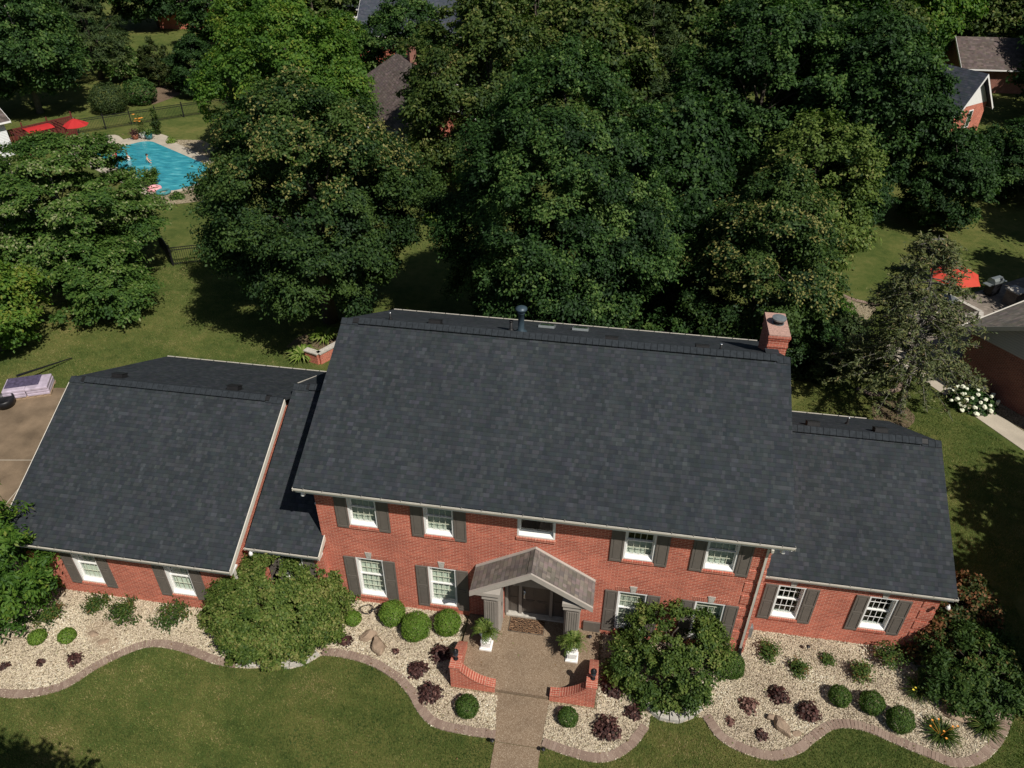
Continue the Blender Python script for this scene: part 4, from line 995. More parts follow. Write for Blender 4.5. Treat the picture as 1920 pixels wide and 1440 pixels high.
FAR = [
 ('olive', 4.6, 50.5, 1.10, "olive tree seen just above the largest tree"), ('olive', 13.0, 64, 1.2, "yellowing tree between the soft pine and the tall dark tree"),
 ('deep', 11.8, 31.5, 0.82, "dark tree filling the gap right of the largest tree"), ('dark', -14.4, 62.5, 0.82, "dark tree hiding the right of the slate roofed house"), ('bright', -21.0, 62.0, 0.66, "small bright tree hiding the left of the slate roofed house"), ('deep', 7.0, 68, 1.2, "dim tree behind the soft pine"), ('dark', 24.5, 55, 1.15, "dark tree behind the two tall dark trees"), ('deep', 22.0, 33.0, 0.62, "small dim tree under the tall dark trees"),
 ('olive', 29.8, 61, 1.0, "olive tree left of the white gabled house"), ('bright', 36.5, 79, 1.25, "light green tree at the top, left of the brown roof"), ('olive', 47.0, 88, 1.25, "light green tree at the top above the brown roof"),
 ('deep', 35.6, 43.0, 0.56, "shaded tree at the right edge below the white gabled house"), ('deep', 41.5, 44, 0.78, "shaded tree at the far right below the pine"), ('dark', 28.5, 48.5, 0.72, "shaded tree hiding the left of the white gabled house"),
 ('deep', 47.5, 62, 1.05, "dim tree right of the white gabled house"), ('deep', 52, 73, 1.1, "dim tree at the right end of the brown roof"), ('bright', 58, 92, 1.3, "pale green tree in the top right corner"),
 ('dark', 26, 72, 1.3, "dark tree at the top right of the middle"), ('olive', 20, 82, 1.3, "olive tree at the top right of the middle"), ('bright', 30, 92, 1.3, "light tree along the top edge, right"),
 ('deep', 8, 84, 1.3, "dark tree along the top edge, centre"), ('olive', -1.5, 62, 1.15, "olive tree right of the brown shingled roof"), ('dark', -4.2, 75, 1.15, "dark tree right of the slate roofed house"), ('bright', -3, 92, 1.3, "light tree along the top edge, left of centre"),
 ('deep', -1.0, 51.5, 0.8, "dim tree just right of the brown shingled roof"), ('bright', -28.5, 62, 0.95, "bright tree left of the slate roofed house"), ('bright', -33.0, 70, 0.95, "bright tree over the dark porch"), ('olive', -30.5, 79, 1.15, "yellow green tree left of the slate roof top"),
 ('dark', -40.5, 76, 0.95, "dark tree in front of the orange brick house"), ('bright', -25.5, 56.5, 0.9, "bright tree behind the bright maple"), ('olive', -44, 95, 1.3, "olive tree behind the orange brick house"), ('dark', -34, 96, 1.3, "dark tree beyond the dark porch"),
 ('deep', -56, 66, 1.15, "dark tree behind the feathery pine"), ('deep', -62, 58, 1.15, "dark tree in the top left corner"), ('dark', -64, 78, 1.3, "dark tree far in the top left corner"), ('deep', -55, 86, 1.25, "dark tree left of the orange brick house"), ('dark', -52, 44, 0.8, "dark tree at the left edge behind the white sided house"),
 ('deep', -34.2, 57.2, 0.55, "small dim tree right of the arborvitae row"), ('pale', 24.5, 46.5, 0.9, "pale tree between the two tall dark trees"), ('deep', 29.5, 36.5, 0.6, "low dark tree in the shade of the right lawn"), ('deep', 44, 33, 1.15, "dark tree off the right edge, shading the lawn beyond the patio"),
 ('deep', 39.0, 24.0, 1.05, "dark tree at the right edge shading the far patio"), ('dark', 14, 98, 1.3, "dark tree along the top edge beyond the yellowing tree"), ('olive', 44, 108, 1.4, "olive tree far along the top right edge"), ('dark', 66, 108, 1.4, "dark tree far in the top right corner"),
 ('deep', -78, 92, 1.4, "dark tree outside the top left corner"), ('olive', -60, 108, 1.4, "olive tree far along the top left edge"), ('dark', -5, 110, 1.3, "dark tree beyond the far road"),
]
rr = random.Random(5)
for key, x, y, s, lab in FAR:
    far_tree(key, lab, x, y, s, rr.uniform(0, 6.28), rr.uniform(0.92, 1.08))
# trees that stand beside and before the picture and shade it
def near_tree(key, label, x, y, s, sz):
    o = far_tree(key, label, x, y, s, rr.uniform(0, 6.28), sz); o["group"] = "trees outside the view that shade the lawn"; return o
near_tree('dark', "tree beside the right lawn whose shade falls across the grass by the right wing", 29.9, -1.3, 1.0, 1.0)
near_tree('dark', "tree further right that deepens the shade beside the right wing", 32.0, 3.6, 0.95, 1.0)
near_tree('deep', "tree on the front lawn whose shade reaches the bottom left corner", -2.9, -13.4, 0.66, 1.5)
near_tree('deep', "tree outside the right edge that deepens the shade on the side lawn", 33.6, -0.4, 1.0, 1.0)
near_tree('deep', "tree beside the bottom right corner that shades the lawn edge", 29.0, -5.6, 0.8, 1.0)

# ------------------------------------------------------------------ garden edging, pebbles, lawn blades
def edging(path, label, seed, wd=0.27, bl=0.105, step=None, inner_left=True):
    """one run of edging bricks standing across the path; outer lip on the path line"""
    rng = np.random.default_rng(seed); P = np.array(path); seg = np.linalg.norm(np.diff(P, axis=0), axis=1); s = np.concatenate([[0], np.cumsum(seg)])
    n = int(s[-1] / bl); V = []; T = []
    for k in range(n):
        q = (k + 0.5) / n * s[-1]; x = np.interp(q, s, P[:, 0]); y = np.interp(q, s, P[:, 1])
        e = 0.05; t = np.array([np.interp(q + e, s, P[:, 0]) - np.interp(q - e, s, P[:, 0]), np.interp(q + e, s, P[:, 1]) - np.interp(q - e, s, P[:, 1])]); t /= np.linalg.norm(t)
        nn = np.array([-t[1], t[0]]) * (1 if inner_left else -1)
        hw = s[-1] / n * 0.5 - 0.004; w = wd * rng.uniform(0.97, 1.03); o = rng.uniform(-0.012, 0.012); z1 = 0.048 + rng.uniform(-0.004, 0.005)
        c = [np.array([x, y]) + t * a * hw + nn * b_ for a in (-1, 1) for b_ in (o, w + o)]
        a0, a1, b0, b1 = c[0], c[1], c[2], c[3]
        lo = [(*p, 0.0) for p in (a0, b0, b1, a1)]; hi = [(*p, z1) for p in (a0, b0, b1, a1)]
        tn = rng.uniform(0, 1)
        for f in ([hi[0], hi[1], hi[2], hi[3]], [lo[0], lo[1], hi[1], hi[0]], [lo[1], lo[2], hi[2], hi[1]], [lo[2], lo[3], hi[3], hi[2]], [lo[3], lo[0], hi[0], hi[3]]):
            V.append(f); T.append(tn)
    o = link_mesh("brick_edging", quads_mesh("brick_edging", np.array(V), np.array(T)), M['paver'])
    return tag(o, label, "garden edging", "curved brick garden edging")
edging(sp['A'], "curved brick edging along the left garden bed below the garage windows", 1)
edging(sp['B'], "curved brick edging from the large left bush to the front walk", 2)
edging(sp['C'], "short curved brick edging just right of the front walk", 3)
edging(sp['D'], "long wavy brick edging along the right garden bed", 4)

def block_arc(pts, label, seed, n, wd=0.34, h=0.16):
    """tumbled limestone blocks set in an arc"""
    root = tag(empty("stone_edging", (pts[len(pts) // 2][0], pts[len(pts) // 2][1], 0)), label, "garden edging", "limestone rings under the two large bushes")
    P = spline(pts, 6); seg = np.linalg.norm(np.diff(P, axis=0), axis=1); s = np.concatenate([[0], np.cumsum(seg)]); rng = np.random.default_rng(seed)
    for k in range(n):
        q0, q1 = k / n * s[-1] + 0.012, (k + 1) / n * s[-1] - 0.012; b = MB(); pt = []
        for q in (q0, q1):
            x, y = np.interp(q, s, P[:, 0]), np.interp(q, s, P[:, 1]); t = np.array([np.interp(q + .05, s, P[:, 0]) - np.interp(q - .05, s, P[:, 0]), np.interp(q + .05, s, P[:, 1]) - np.interp(q - .05, s, P[:, 1])]); t /= np.linalg.norm(t)
            nn = np.array([-t[1], t[0]]); pt += [(x + nn[0] * rng.uniform(-.02, .02), y + nn[1] * rng.uniform(-.02, .02)), (x + nn[0] * wd * rng.uniform(0.9, 1.1), y + nn[1] * wd * rng.uniform(0.9, 1.1))]
        zz = h + rng.uniform(-0.02, 0.02)
        poly = [(*pt[0], 0), (*pt[2], 0), (*pt[3], 0), (*pt[1], 0)]; top = [(x * 0.96 + 0.04 * sum(p[0] for p in poly) / 4, y * 0.96 + 0.04 * sum(p[1] for p in poly) / 4, zz + rng.uniform(-.012, .012)) for x, y, _ in poly]
        b.face(top)
        for i in range(4): b.face([poly[i], poly[(i + 1) % 4], top[(i + 1) % 4], top[i]])
        o = b.build("block", M['stone'], root); o.location = (-root.location[0], -root.location[1], 0)
block_arc(STONE_R, "arc of pale limestone blocks under the open right bush", 6, 8)
block_arc(STONE_L, "arc of pale limestone blocks half hidden by the large left bush", 7, 8, 0.30, 0.12)

def area_points(rng, poly, per_m2, excl=()):
    P = np.array(poly); lo, hi = P.min(0), P.max(0); n = int((hi[0] - lo[0]) * (hi[1] - lo[1]) * per_m2)
    q = rng.uniform(lo, hi, (n, 2)); q = q[inside(poly, q)]
    for e in excl: q = q[~inside(e, q)]
    return q
HOUSE_FOOT = [[(-10.37, -1.2), (-2.82, -1.2), (-2.82, -0.277), (0.02, -0.277), (0.02, 0), (14, 0), (14, .985), (19.63, .985), (19.63, 9), (-10.37, 9)], [(4.72, -2.8), (9.42, -2.8), (9.42, 0.3), (4.72, 0.3)]]
def pebbles(poly, per, seed, name="gravel"):
    rng = np.random.default_rng(seed); q = area_points(rng, poly, per, HOUSE_FOOT); n = len(q)
    base = np.array([(1, 0, 0), (-0.45, 0.85, 0.05), (-0.5, -0.85, -0.05), (0.1, 0.05, 0.75), (0.05, 0, -0.6)])
    tri = [(0, 1, 3), (1, 2, 3), (2, 0, 3), (1, 0, 4), (2, 1, 4), (0, 2, 4)][:3]
    R = rng.uniform(0.017, 0.036, (n, 1)); a = rng.uniform(0, 6.283, n); V = base[None] + rng.normal(0, 0.14, (n, 5, 3))
    V = V * R[:, None] * np.array([1.15, 0.85, 0.8]); tilt = rng.normal(0, 0.35, n)
    x, z = V[..., 0].copy(), V[..., 2].copy(); V[..., 0] = x * np.cos(tilt)[:, None] - z * np.sin(tilt)[:, None]; V[..., 2] = x * np.sin(tilt)[:, None] + z * np.cos(tilt)[:, None]
    x, y = V[..., 0].copy(), V[..., 1].copy(); V[..., 0] = x * np.cos(a)[:, None] - y * np.sin(a)[:, None]; V[..., 1] = x * np.sin(a)[:, None] + y * np.cos(a)[:, None]
    V += np.concatenate([q, np.full((n, 1), 0.02) + R * 0.3], 1)[:, None]
    F = V[:, tri].reshape(-1, 3, 3); patch = 0.07 * (np.sin(q[:, 0] * 2.1 + 1.3 * np.sin(q[:, 1] * 1.7)) + np.sin(q[:, 1] * 3.3 + q[:, 0]))
    t = np.repeat(np.clip(rng.beta(1.5, 1.3, n) * 0.95 + patch, 0, 1), len(tri))
    o = link_mesh(name, quads_mesh(name, F, t, 3), M['pebble']); tag(o, kind="stuff"); return o
pebbles(BED_L, 1500, 71); pebbles(BED_R, 1500, 72)
pebbles([pool_pt(*q) for q in ((-49.2, 21.6), (-47, 23.4), (-43.5, 23.2), (-37.2, 22.4), (-37.2, 21.2))], 120, 73)

def blades(polys, per, seed, excl=(), ht=0.055):
    rng = np.random.default_rng(seed); Q = np.concatenate([area_points(rng, p, per, excl) for p in polys]); n = len(Q)
    a = rng.uniform(0, 6.283, n); h = ht * rng.uniform(0.6, 1.4, n); w = rng.uniform(0.006, 0.012, n); ln = rng.uniform(0.2, 0.9, n) * h; b_ = rng.uniform(0, 6.283, n)
    z = np.zeros(n); c = np.stack([np.cos(a) * w, np.sin(a) * w, z], 1); base = np.concatenate([Q, z[:, None]], 1)
    tip = base + np.stack([np.cos(b_) * ln, np.sin(b_) * ln, h], 1)
    V = np.stack([base - c, base + c, tip], 1)
    f = lambda sx, sy, p: np.sin(Q[:, 0] * sx + 1.7 * np.sin(Q[:, 1] * sy * 0.8 + p)) * np.sin(Q[:, 1] * sy + 1.3 * np.sin(Q[:, 0] * sx * 0.7 - p))
    t = 0.43 + 0.17 * f(1.1, 1.4, 0.3) + 0.16 * f(2.9, 3.3, 2.1) + 0.11 * f(6.1, 7.3, 0.7) + 0.12 * f(0.45, 0.5, 1.0) + 0.05 * np.sign(np.sin(Q[:, 1] * 5.2 + 0.6 * Q[:, 0] + 0.4 * np.sin(Q[:, 0] * 0.5))) + rng.normal(0, 0.18, n)
    return link_mesh("grass", quads_mesh("grass", V, t, 3), M['blade'])
LAWN_F = [[(-12, -9.5)] + [(p[0], p[1] - 0.01) for p in spline(EDGE_A)] + [(p[0], p[1] - 0.01) for p in STONE_L[1:-1]] + [(p[0], p[1] - 0.01) for p in sp['B']] + [(6.49, -9.5)],
          [(7.87, -9.5)] + [(p[0], p[1] - 0.01) for p in sp['C']] + STONE_R[1:-1] + [(p[0] + 0.005, p[1] - 0.01) for p in sp['D']] + [(23.6, 3.6), (23.6, -9.5)]]
tag(blades(LAWN_F, 1500, 74), kind="stuff")
LAWN_S = [[(19.6, 3.8), (22.2, 3.7), (23.6, 3.6), (26, 6.5), (26.6, 12.4), (23.2, 18.3), (20.0, 17.5), (14.4, 9.9), (19.5, 9.4)]]
tag(blades(LAWN_S, 700, 75, ht=0.06), kind="stuff")
tag(blades([[(-17.2, 10.0), (-10.2, 9.9), (-6, 13), (-5.5, 15), (-9, 24), (-18, 24), (-24, 14), (-21, 9)]], 450, 76, ht=0.06), kind="stuff")

rng_ = np.random.default_rng(77); q_ = np.concatenate([area_points(rng_, BED_L, 4, HOUSE_FOOT), area_points(rng_, BED_R, 4, HOUSE_FOOT), area_points(rng_, [(4.9, -2.6), (9.3, -2.6), (9.3, 0), (4.9, 0)], 1.2) , area_points(rng_, LAWN_F[0], 0.7)])
P_ = np.concatenate([q_, np.full((len(q_), 1), 0.07)], 1); P_[(q_[:, 0] > 4.9) & (q_[:, 0] < 9.3) & (q_[:, 1] > -2.65), 2] = 0.16
M['dryleaf'] = tint_mat("dry_leaf", [(0.0, (0.09, 0.05, 0.025)), (0.6, (0.2, 0.12, 0.05)), (1.0, (0.12, 0.16, 0.04))])
tag(link_mesh("fallen_leaves", quads_mesh("fallen_leaves", leaves(rng_, P_, unit(np.array([0, 0, 1.0]) + rng_.normal(size=P_.shape) * 0.4), 0.06, 0.04), rng_.uniform(0, 1, len(P_))), M['dryleaf']), kind="stuff")

# ------------------------------------------------------------------ shrubs and flowers in the beds
def ball(name, label, x, y, r, mat, seed, leaf=0.055, n=None, squash=0.92, group=None, cat="shrub", tone=(0.5, 0.22), z=None, rough=0.10, aspect=0.55):
    """clipped round shrub"""
    rng = np.random.default_rng(seed); n = n or int(5200 * (r / 0.45) ** 2 * (0.055 / leaf) ** 2)
    d = sph(rng, n); k = np.array([[2.1, 3.3, 1.7], [3.9, -2.2, 2.8], [5.5, 4.1, -6.2]])
    lum = sum(np.sin(d @ kk * 1.6 + seed * (i + 1)) for i, kk in enumerate(k)) / 3
    R = r * (1 + rough * lum) * rng.uniform(0.72, 1.04, n) ** 0.5
    P = d * R[:, None] * np.array([1, 1, squash]); zc = r * squash * 0.86; P[:, 2] += zc; keep = P[:, 2] > 0.01; P, d = P[keep], d[keep]; lum = lum[keep]
    N = unit(d + rng.normal(size=P.shape) * 0.55); T = d + np.array([0, 0, 0.5])
    V = leaves(rng, P, N, leaf, leaf * aspect, T, 0.9)
    o = link_mesh(name, quads_mesh(name, V, tone[0] + 0.10 * lum + rng.normal(0, tone[1], len(P))), M[mat], None, (x, y, 0))
    b = MB(); b.tube([(0, 0, 0), (0, 0, zc)], [0.03, 0.015], 6); s = b.build("stem", M['bark'], o)
    return tag(o, label, cat, group)
BXL = "clipped boxwood balls"
for i, (x, y, r, lab, mt) in enumerate([
    (1.0, -0.87, 0.29, "smallest boxwood of the row left of the porch, beside the garden hose", 'lf_box'), (2.31, -0.58, 0.45, "boxwood under the left shutter of the second ground window", 'lf_box'),
    (3.24, -1.0, 0.50, "largest bright boxwood ball, standing forward of its row", 'lf_box'), (4.24, -0.66, 0.45, "boxwood nearest the porch column", 'lf_box'),
    (5.50, -3.48, 0.36, "boxwood in front of the left porch wall", 'lf_boxd'), (8.57, -3.30, 0.31, "boxwood in front of the right porch wall", 'lf_boxd'),
    (16.80, -1.27, 0.34, "left of the three dark boxwoods in a line on the right gravel", 'lf_boxd'), (17.72, -1.36, 0.37, "middle of the three dark boxwoods in a line on the right gravel", 'lf_boxd'), (18.45, -1.82, 0.40, "right of the three dark boxwoods, nearest the brick edging", 'lf_boxd'),
    (13.55, -0.78, 0.42, "dark boxwood half under the open right bush near the downspout", 'lf_boxd'), (-9.1, -3.28, 0.29, "left one of two small boxwoods on the left gravel", 'lf_box'), (-8.16, -3.07, 0.29, "right one of two small boxwoods on the left gravel", 'lf_box')]):
    ball("boxwood", lab, x, y, r, mt, 100 + i, 0.052, group=BXL, tone=(0.55 if mt == 'lf_box' else 0.6, 0.22), squash=0.95 if r > 0.3 else 0.75)

def mound(name, label, x, y, r, mat, seed, leaf=0.11, h=0.75, n=None, group=None, aspect=0.8, tone=(0.45, 0.25), cat="plant"):
    """broad leaved clump: leaves on stalks spreading from the middle"""
    rng = np.random.default_rng(seed); n = n or int(215 * (r / 0.3) ** 2 * (0.11 / leaf) ** 2)
    d = sph(rng, n); d[:, 2] = np.abs(d[:, 2]); R = r * rng.uniform(0.3, 1.12, (n, 1)) ** 0.7 * (1 + 0.10 * np.sin(3 * np.arctan2(d[:, 1], d[:, 0]) + seed) + 0.07 * np.sin(5 * np.arctan2(d[:, 1], d[:, 0]) - seed))[:, None]
    P = d * R * np.array([1, 1, h]) + np.array([0, 0, 0.05]) + rng.normal(0, 0.02, (n, 3))
    N = unit(d * 0.6 + np.array([0, 0, 0.7]) + rng.normal(size=(n, 3)) * 0.4); T = d + np.array([0, 0, -0.2])
    V = leaves(rng, P, N, leaf, leaf * aspect, T, 0.6)
    o = link_mesh(name, quads_mesh(name, V, rng.normal(tone[0], tone[1], n)), M[mat], None, (x, y, 0))
    b = MB()
    for k in range(9):
        e = d[k] * r * np.array([0.7, 0.7, h * 0.8]); b.tube([(0, 0, 0), tuple(e * 0.5 + np.array([0, 0, 0.03])), tuple(e)], [0.008, 0.006, 0.004], 4)
    b.build("stem", M['bark'], o)
    return tag(o, label, cat, group)
PU = "purple leaved plants in the gravel"
for i, (x, y, r, lab) in enumerate([
    (0.99, -1.68, 0.26, "purple plant left of the two tan boulders"), (2.75, -1.83, 0.12, "tiny purple seedling right of the two tan boulders"), (3.63, -2.38, 0.34, "round purple plant along the curve left of the porch wall"),
    (4.23, -3.12, 0.40, "largest purple plant left of the porch wall"), (4.19, -1.68, 0.36, "purple plant against the left porch wall beside its lantern"), (9.75, -3.4, 0.44, "largest purple bush right of the front walk"),
    (10.53, -2.73, 0.28, "purple plant beside the limestone blocks"), (9.88, -1.96, 0.42, "dark purple bush in shade behind the right porch wall"), (14.03, -1.94, 0.30, "coral red leaved plant on the right gravel"),
    (13.42, -2.54, 0.14, "small purple plant below the coral leaved one"), (14.33, -2.82, 0.19, "small dark purple plant beside the right boulder"), (14.97, -1.43, 0.34, "purple plant behind the right boulder"), (15.81, -1.86, 0.38, "roundest purple plant left of the dark boxwoods"),
    (-7.42, -3.79, 0.26, "purple seedling clump by the left brick edging"), (-8.44, -4.07, 0.15, "tiny dark purple plant on the left gravel"), (-9.51, -4.38, 0.17, "dark purple plant at the left edge of the view")]):
    mound("coral_bells", lab, x, y, r * 0.92, 'lf_purple', 130 + i, 0.10, 0.85, group=PU, tone=((0.92, 0.25) if "coral" in lab else (0.45, 0.25)))

def loose_shrub(name, label, x, y, r, h, mat, seed, ncl=16, leaf=0.09, per=46, group=None, tone=(0.5, 0.2, 0.2), aspect=0.6):
    """open shrub of separate leafy shoots"""
    root = tag(empty(name, (x, y, 0)), label, "shrub", group); rng = np.random.default_rng(seed); b = MB(); Vs = []; Ts = []
    for k in range(ncl):
        a = rng.uniform(0, 6.283); q = r * rng.uniform(0.25, 1.0); top = np.array([math.cos(a) * q, math.sin(a) * q, h * rng.uniform(0.45, 1.0) * (1.05 - 0.45 * q / r)])
        mid = top * np.array([0.45, 0.45, 0.65]); b.tube([(0, 0, 0), tuple(mid), tuple(top)], [0.011, 0.008, 0.004], 4)
        s = rng.uniform(0.3, 1.0, per) ** 0.7; C0 = np.where(s[:, None] < 0.5, mid * (s[:, None] / 0.5), mid + (top - mid) * ((s[:, None] - 0.5) / 0.5))
        P = C0 + rng.normal(0, 0.075 + 0.05 * r, (per, 3)) * np.array([1, 1, 0.7]); P[:, 2] = np.maximum(P[:, 2], 0.03)
        N = unit(np.array([0, 0, 0.9]) + rng.normal(size=(per, 3)) * 0.5 + top / (np.linalg.norm(top) + 1e-6) * 0.3)
        Vs.append(leaves(rng, P, N, leaf, leaf * aspect)); Ts.append(tone[0] + rng.normal(0, tone[1]) + rng.normal(0, tone[2], per))
    b.build("stems", M['bark'], root); link_mesh("foliage", quads_mesh("foliage", np.concatenate(Vs), np.concatenate(Ts)), M[mat], root)
    return root
RS = "loose young shrubs in the gravel beds"
for i, (x, y, r, h, lab) in enumerate([
    (-7.95, -1.75, 0.42, 0.55, "thin green shrub under the left garage window"), (-6.73, -1.95, 0.66, 0.75, "dense leafy shrub between the two garage windows"), (-5.1, -1.85, 0.75, 0.75, "spreading shrub under the right garage window"),
    (-9.25, -2.4, 0.55, 0.6, "shrub in the shade of the spiky young tree"), (14.85, 0.1, 0.40, 0.55, "shrub beside the downspout foot"), (15.72, -0.40, 0.30, 0.45, "small two toned shrub in the middle of the right gravel"),
    (16.68, 0.15, 0.17, 0.25, "tiny sprig near the right wing wall"), (17.67, -0.25, 0.42, 0.55, "open rose shrub under the last window"), (18.7, 0.38, 0.55, 0.95, "tall rose shrub against the right wing corner")]):
    loose_shrub("rose_shrub", lab, x, y, r, h, 'lf_rose', 160 + i, int(8 + 17 * r), 0.08, 50, RS)

# ---- the two big front bushes
tree("crabapple_bush", "large dense drooping bush spreading over the limestone ring left of the main wall", -1.55, -1.0, 2.55, 2.45, 0.1, 'lf_crab', 181, 300, 0.42, 0.10, 400, prof='dome', flat=0.85, droop=0.06, tone=(0.64, 0.14, 0.24), cat="bush", group="large front bushes", up=0.35, rt=0.09, lumps=0.07, inner=0.9)
tree("lilac_bush", "open leafy bush over the limestone blocks below the right windows", 11.60, -0.80, 2.3, 1.98, 0.2, 'lf_crab', 187, 160, 0.38, 0.095, 300, prof='dome', flat=0.85, droop=0.08, tone=(0.40, 0.18, 0.22), cat="bush", group="large front bushes", up=0.5, rt=0.08, lumps=0.16, inner=0.8)
# ---- right corner shrubs
tree("rust_tipped_shrub", "tall shrub with rusty leaf tips at the right end of the house", 21.0, 2.3, 2.2, 1.35, 0.15, 'lf_rust', 183, 80, 0.42, 0.12, 190, prof='dome', flat=0.8, droop=0.2, tone=(0.62, 0.16, 0.24), cat="shrub", group="rust tipped shrubs", up=0.3)
tree("rust_tipped_shrub", "smaller rust tipped shrub beside the white corner board", 19.95, 0.9, 1.7, 0.75, 0.1, 'lf_rust', 184, 45, 0.36, 0.12, 170, prof='dome', flat=0.8, droop=0.2, tone=(0.60, 0.16, 0.24), cat="shrub", group="rust tipped shrubs", up=0.3)
tree("rhododendron_bush", "wide dark glossy bush at the right corner of the gravel", 20.9, 0.1, 1.9, 1.75, 0.1, 'lf_rose', 185, 130, 0.42, 0.13, 190, prof='dome', flat=0.7, droop=0.2, tone=(0.34, 0.16, 0.18), cat="bush", aspect=0.4, up=0.4)

def strap_plant(name, label, x, y, r, h, mat, seed, n=90, w=0.022, group=None, flowers=None, fm='petal_o', cat="plant"):
    """arching strap leaves from one crown, with optional flowers on stalks"""
    rng = np.random.default_rng(seed); Q = []; T = []
    for k in range(n):
        a = rng.uniform(0, 6.283); L = r * rng.uniform(0.5, 1.15); hh = h * rng.uniform(0.6, 1.1) * (1.15 - 0.4 * L / r); d = np.array([math.cos(a), math.sin(a), 0]); p = np.array([-d[1], d[0], 0])
        st = np.linspace(0, 1, 6); pts = [d * L * s ** 1.1 + np.array([0, 0, hh * 2.6 * s * (1 - 0.72 * s)]) + d * 0.04 for s in st]; ws = [w * q for q in (0.7, 1.0, 1.0, 0.8, 0.5, 0.08)]
        tn = rng.normal(0.5, 0.25)
        for i in range(5): Q.append([pts[i] - p * ws[i], pts[i] + p * ws[i], pts[i + 1] + p * ws[i + 1], pts[i + 1] - p * ws[i + 1]]); T.append(tn)
    root = tag(empty(name, (x, y, 0)), label, cat, group)
    link_mesh("leaves", quads_mesh("leaves", np.array(Q), np.array(T)), M[mat], root)
    for k in range(flowers or 0):
        a = rng.uniform(0, 6.283); q = r * rng.uniform(0.2, 0.8); c = np.array([math.cos(a) * q, math.sin(a) * q, h * rng.uniform(1.0, 1.3)]); b = MB()
        for j in range(6):
            t = j * math.pi / 3; e = np.array([math.cos(t), math.sin(t), 0.35]) * 0.038; s = np.array([-math.sin(t), math.cos(t), 0]) * 0.014
            b.face([c, c + e * 0.6 - s, c + e, c + e * 0.6 + s])
        b.tube([(0, 0, 0.05), tuple(c)], 0.004, 3, 0); b.build("flower", M[fm], root)
    return root
LG = "daylily clumps on the right gravel"
strap_plant("daylily", "daylily clump at the foot of the dark glossy bush", 19.35, -0.55, 0.56, 0.42, 'lf_olive', 191, 150, 0.016, LG, 3, 'petal_y')
strap_plant("daylily", "daylily clump with several orange flowers near the brick edging", 19.62, -1.98, 0.60, 0.42, 'lf_olive', 192, 170, 0.016, LG, 7)
strap_plant("daylily", "daylily clump without flowers beside the far right boulder", 21.0, -1.55, 0.54, 0.42, 'lf_olive', 193, 150, 0.016, LG)
strap_plant("hosta", "lime green hosta below the brick planter behind the link roof", -6.75, 14.2, 0.82, 0.6, 'lf_hosta', 194, 110, 0.06, "hostas behind the link roof")
strap_plant("hosta", "lime green hosta beside the linden trunk", -6.2, 16.0, 0.85, 0.65, 'lf_hosta', 195, 110, 0.06, "hostas behind the link roof")
strap_plant("hosta", "small lime sprig inside the brick planter", -4.6, 14.2, 0.25, 0.3, 'lf_hosta', 196, 40, 0.04, "hostas behind the link roof")

# ---- boulders
def boulder(label, x, y, rx, ry, h, rz, seed, group="boulders in the gravel beds"):
    rng = np.random.default_rng(seed); me = bpy.data.meshes.new("boulder"); bm = __import__('bmesh').new()
    bmesh = __import__('bmesh'); bmesh.ops.create_icosphere(bm, subdivisions=3, radius=1.0)
    pl = [(unit(rng.normal(size=3)), rng.uniform(0.48, 0.8)) for _ in range(9)]
    for v in bm.verts:
        p = np.array(v.co)
        for nn, dd in pl:
            k = p @ nn
            if k > dd: p = p - nn * (k - dd) * 0.98
        p = p * (1 + 0.04 * math.sin(p[0] * 7 + seed) + 0.03 * math.sin(p[1] * 9 - p[2] * 5))
        v.co = (p[0] * rx, p[1] * ry, p[2] * h)
    bm.to_mesh(me); bm.free()
    o = link_mesh("boulder", me, M['rock'], None, (x, y, h * 0.45)); o.rotation_euler = (0.1, -0.08, rz)
    return tag(o, label, "boulder", group)
boulder("larger tan boulder of the leaning pair on the left gravel", 2.18, -1.72, 0.40, 0.28, 0.27, -0.9, 1)
boulder("smaller tan boulder tucked behind the larger one of the pair", 1.75, -1.38, 0.36, 0.20, 0.22, 0.6, 2)
boulder("pointed brown boulder near the brick edging on the right gravel", 15.0, -2.5, 0.40, 0.22, 0.26, -0.95, 3)
boulder("flat tan stone beside the pointed brown boulder", 15.36, -2.63, 0.18, 0.11, 0.08, 0.4, 4)
boulder("dark stone leaning behind the pointed brown boulder", 14.66, -2.22, 0.17, 0.14, 0.15, 0.2, 5)
boulder("wide boulder in front of the dark glossy bush", 20.3, -1.15, 0.52, 0.30, 0.26, -0.3, 6)
sheet("bare_ground", spline([(-7.9, -2.5), (-7.3, -2.2), (-6.6, -2.75), (-6.3, -3.2), (-6.9, -3.3), (-7.6, -2.95)], 4), 0.036, M['sand'])
for k, (x, y) in enumerate(((-7.45, -2.75), (-6.95, -3.0))):
    boulder(("flat grey stepping stone left on the bare patch of the left bed", "flat grey stepping stone right on the bare patch of the left bed")[k], x, y, 0.2, 0.14, 0.07, 0.3 * k, 8 + k)

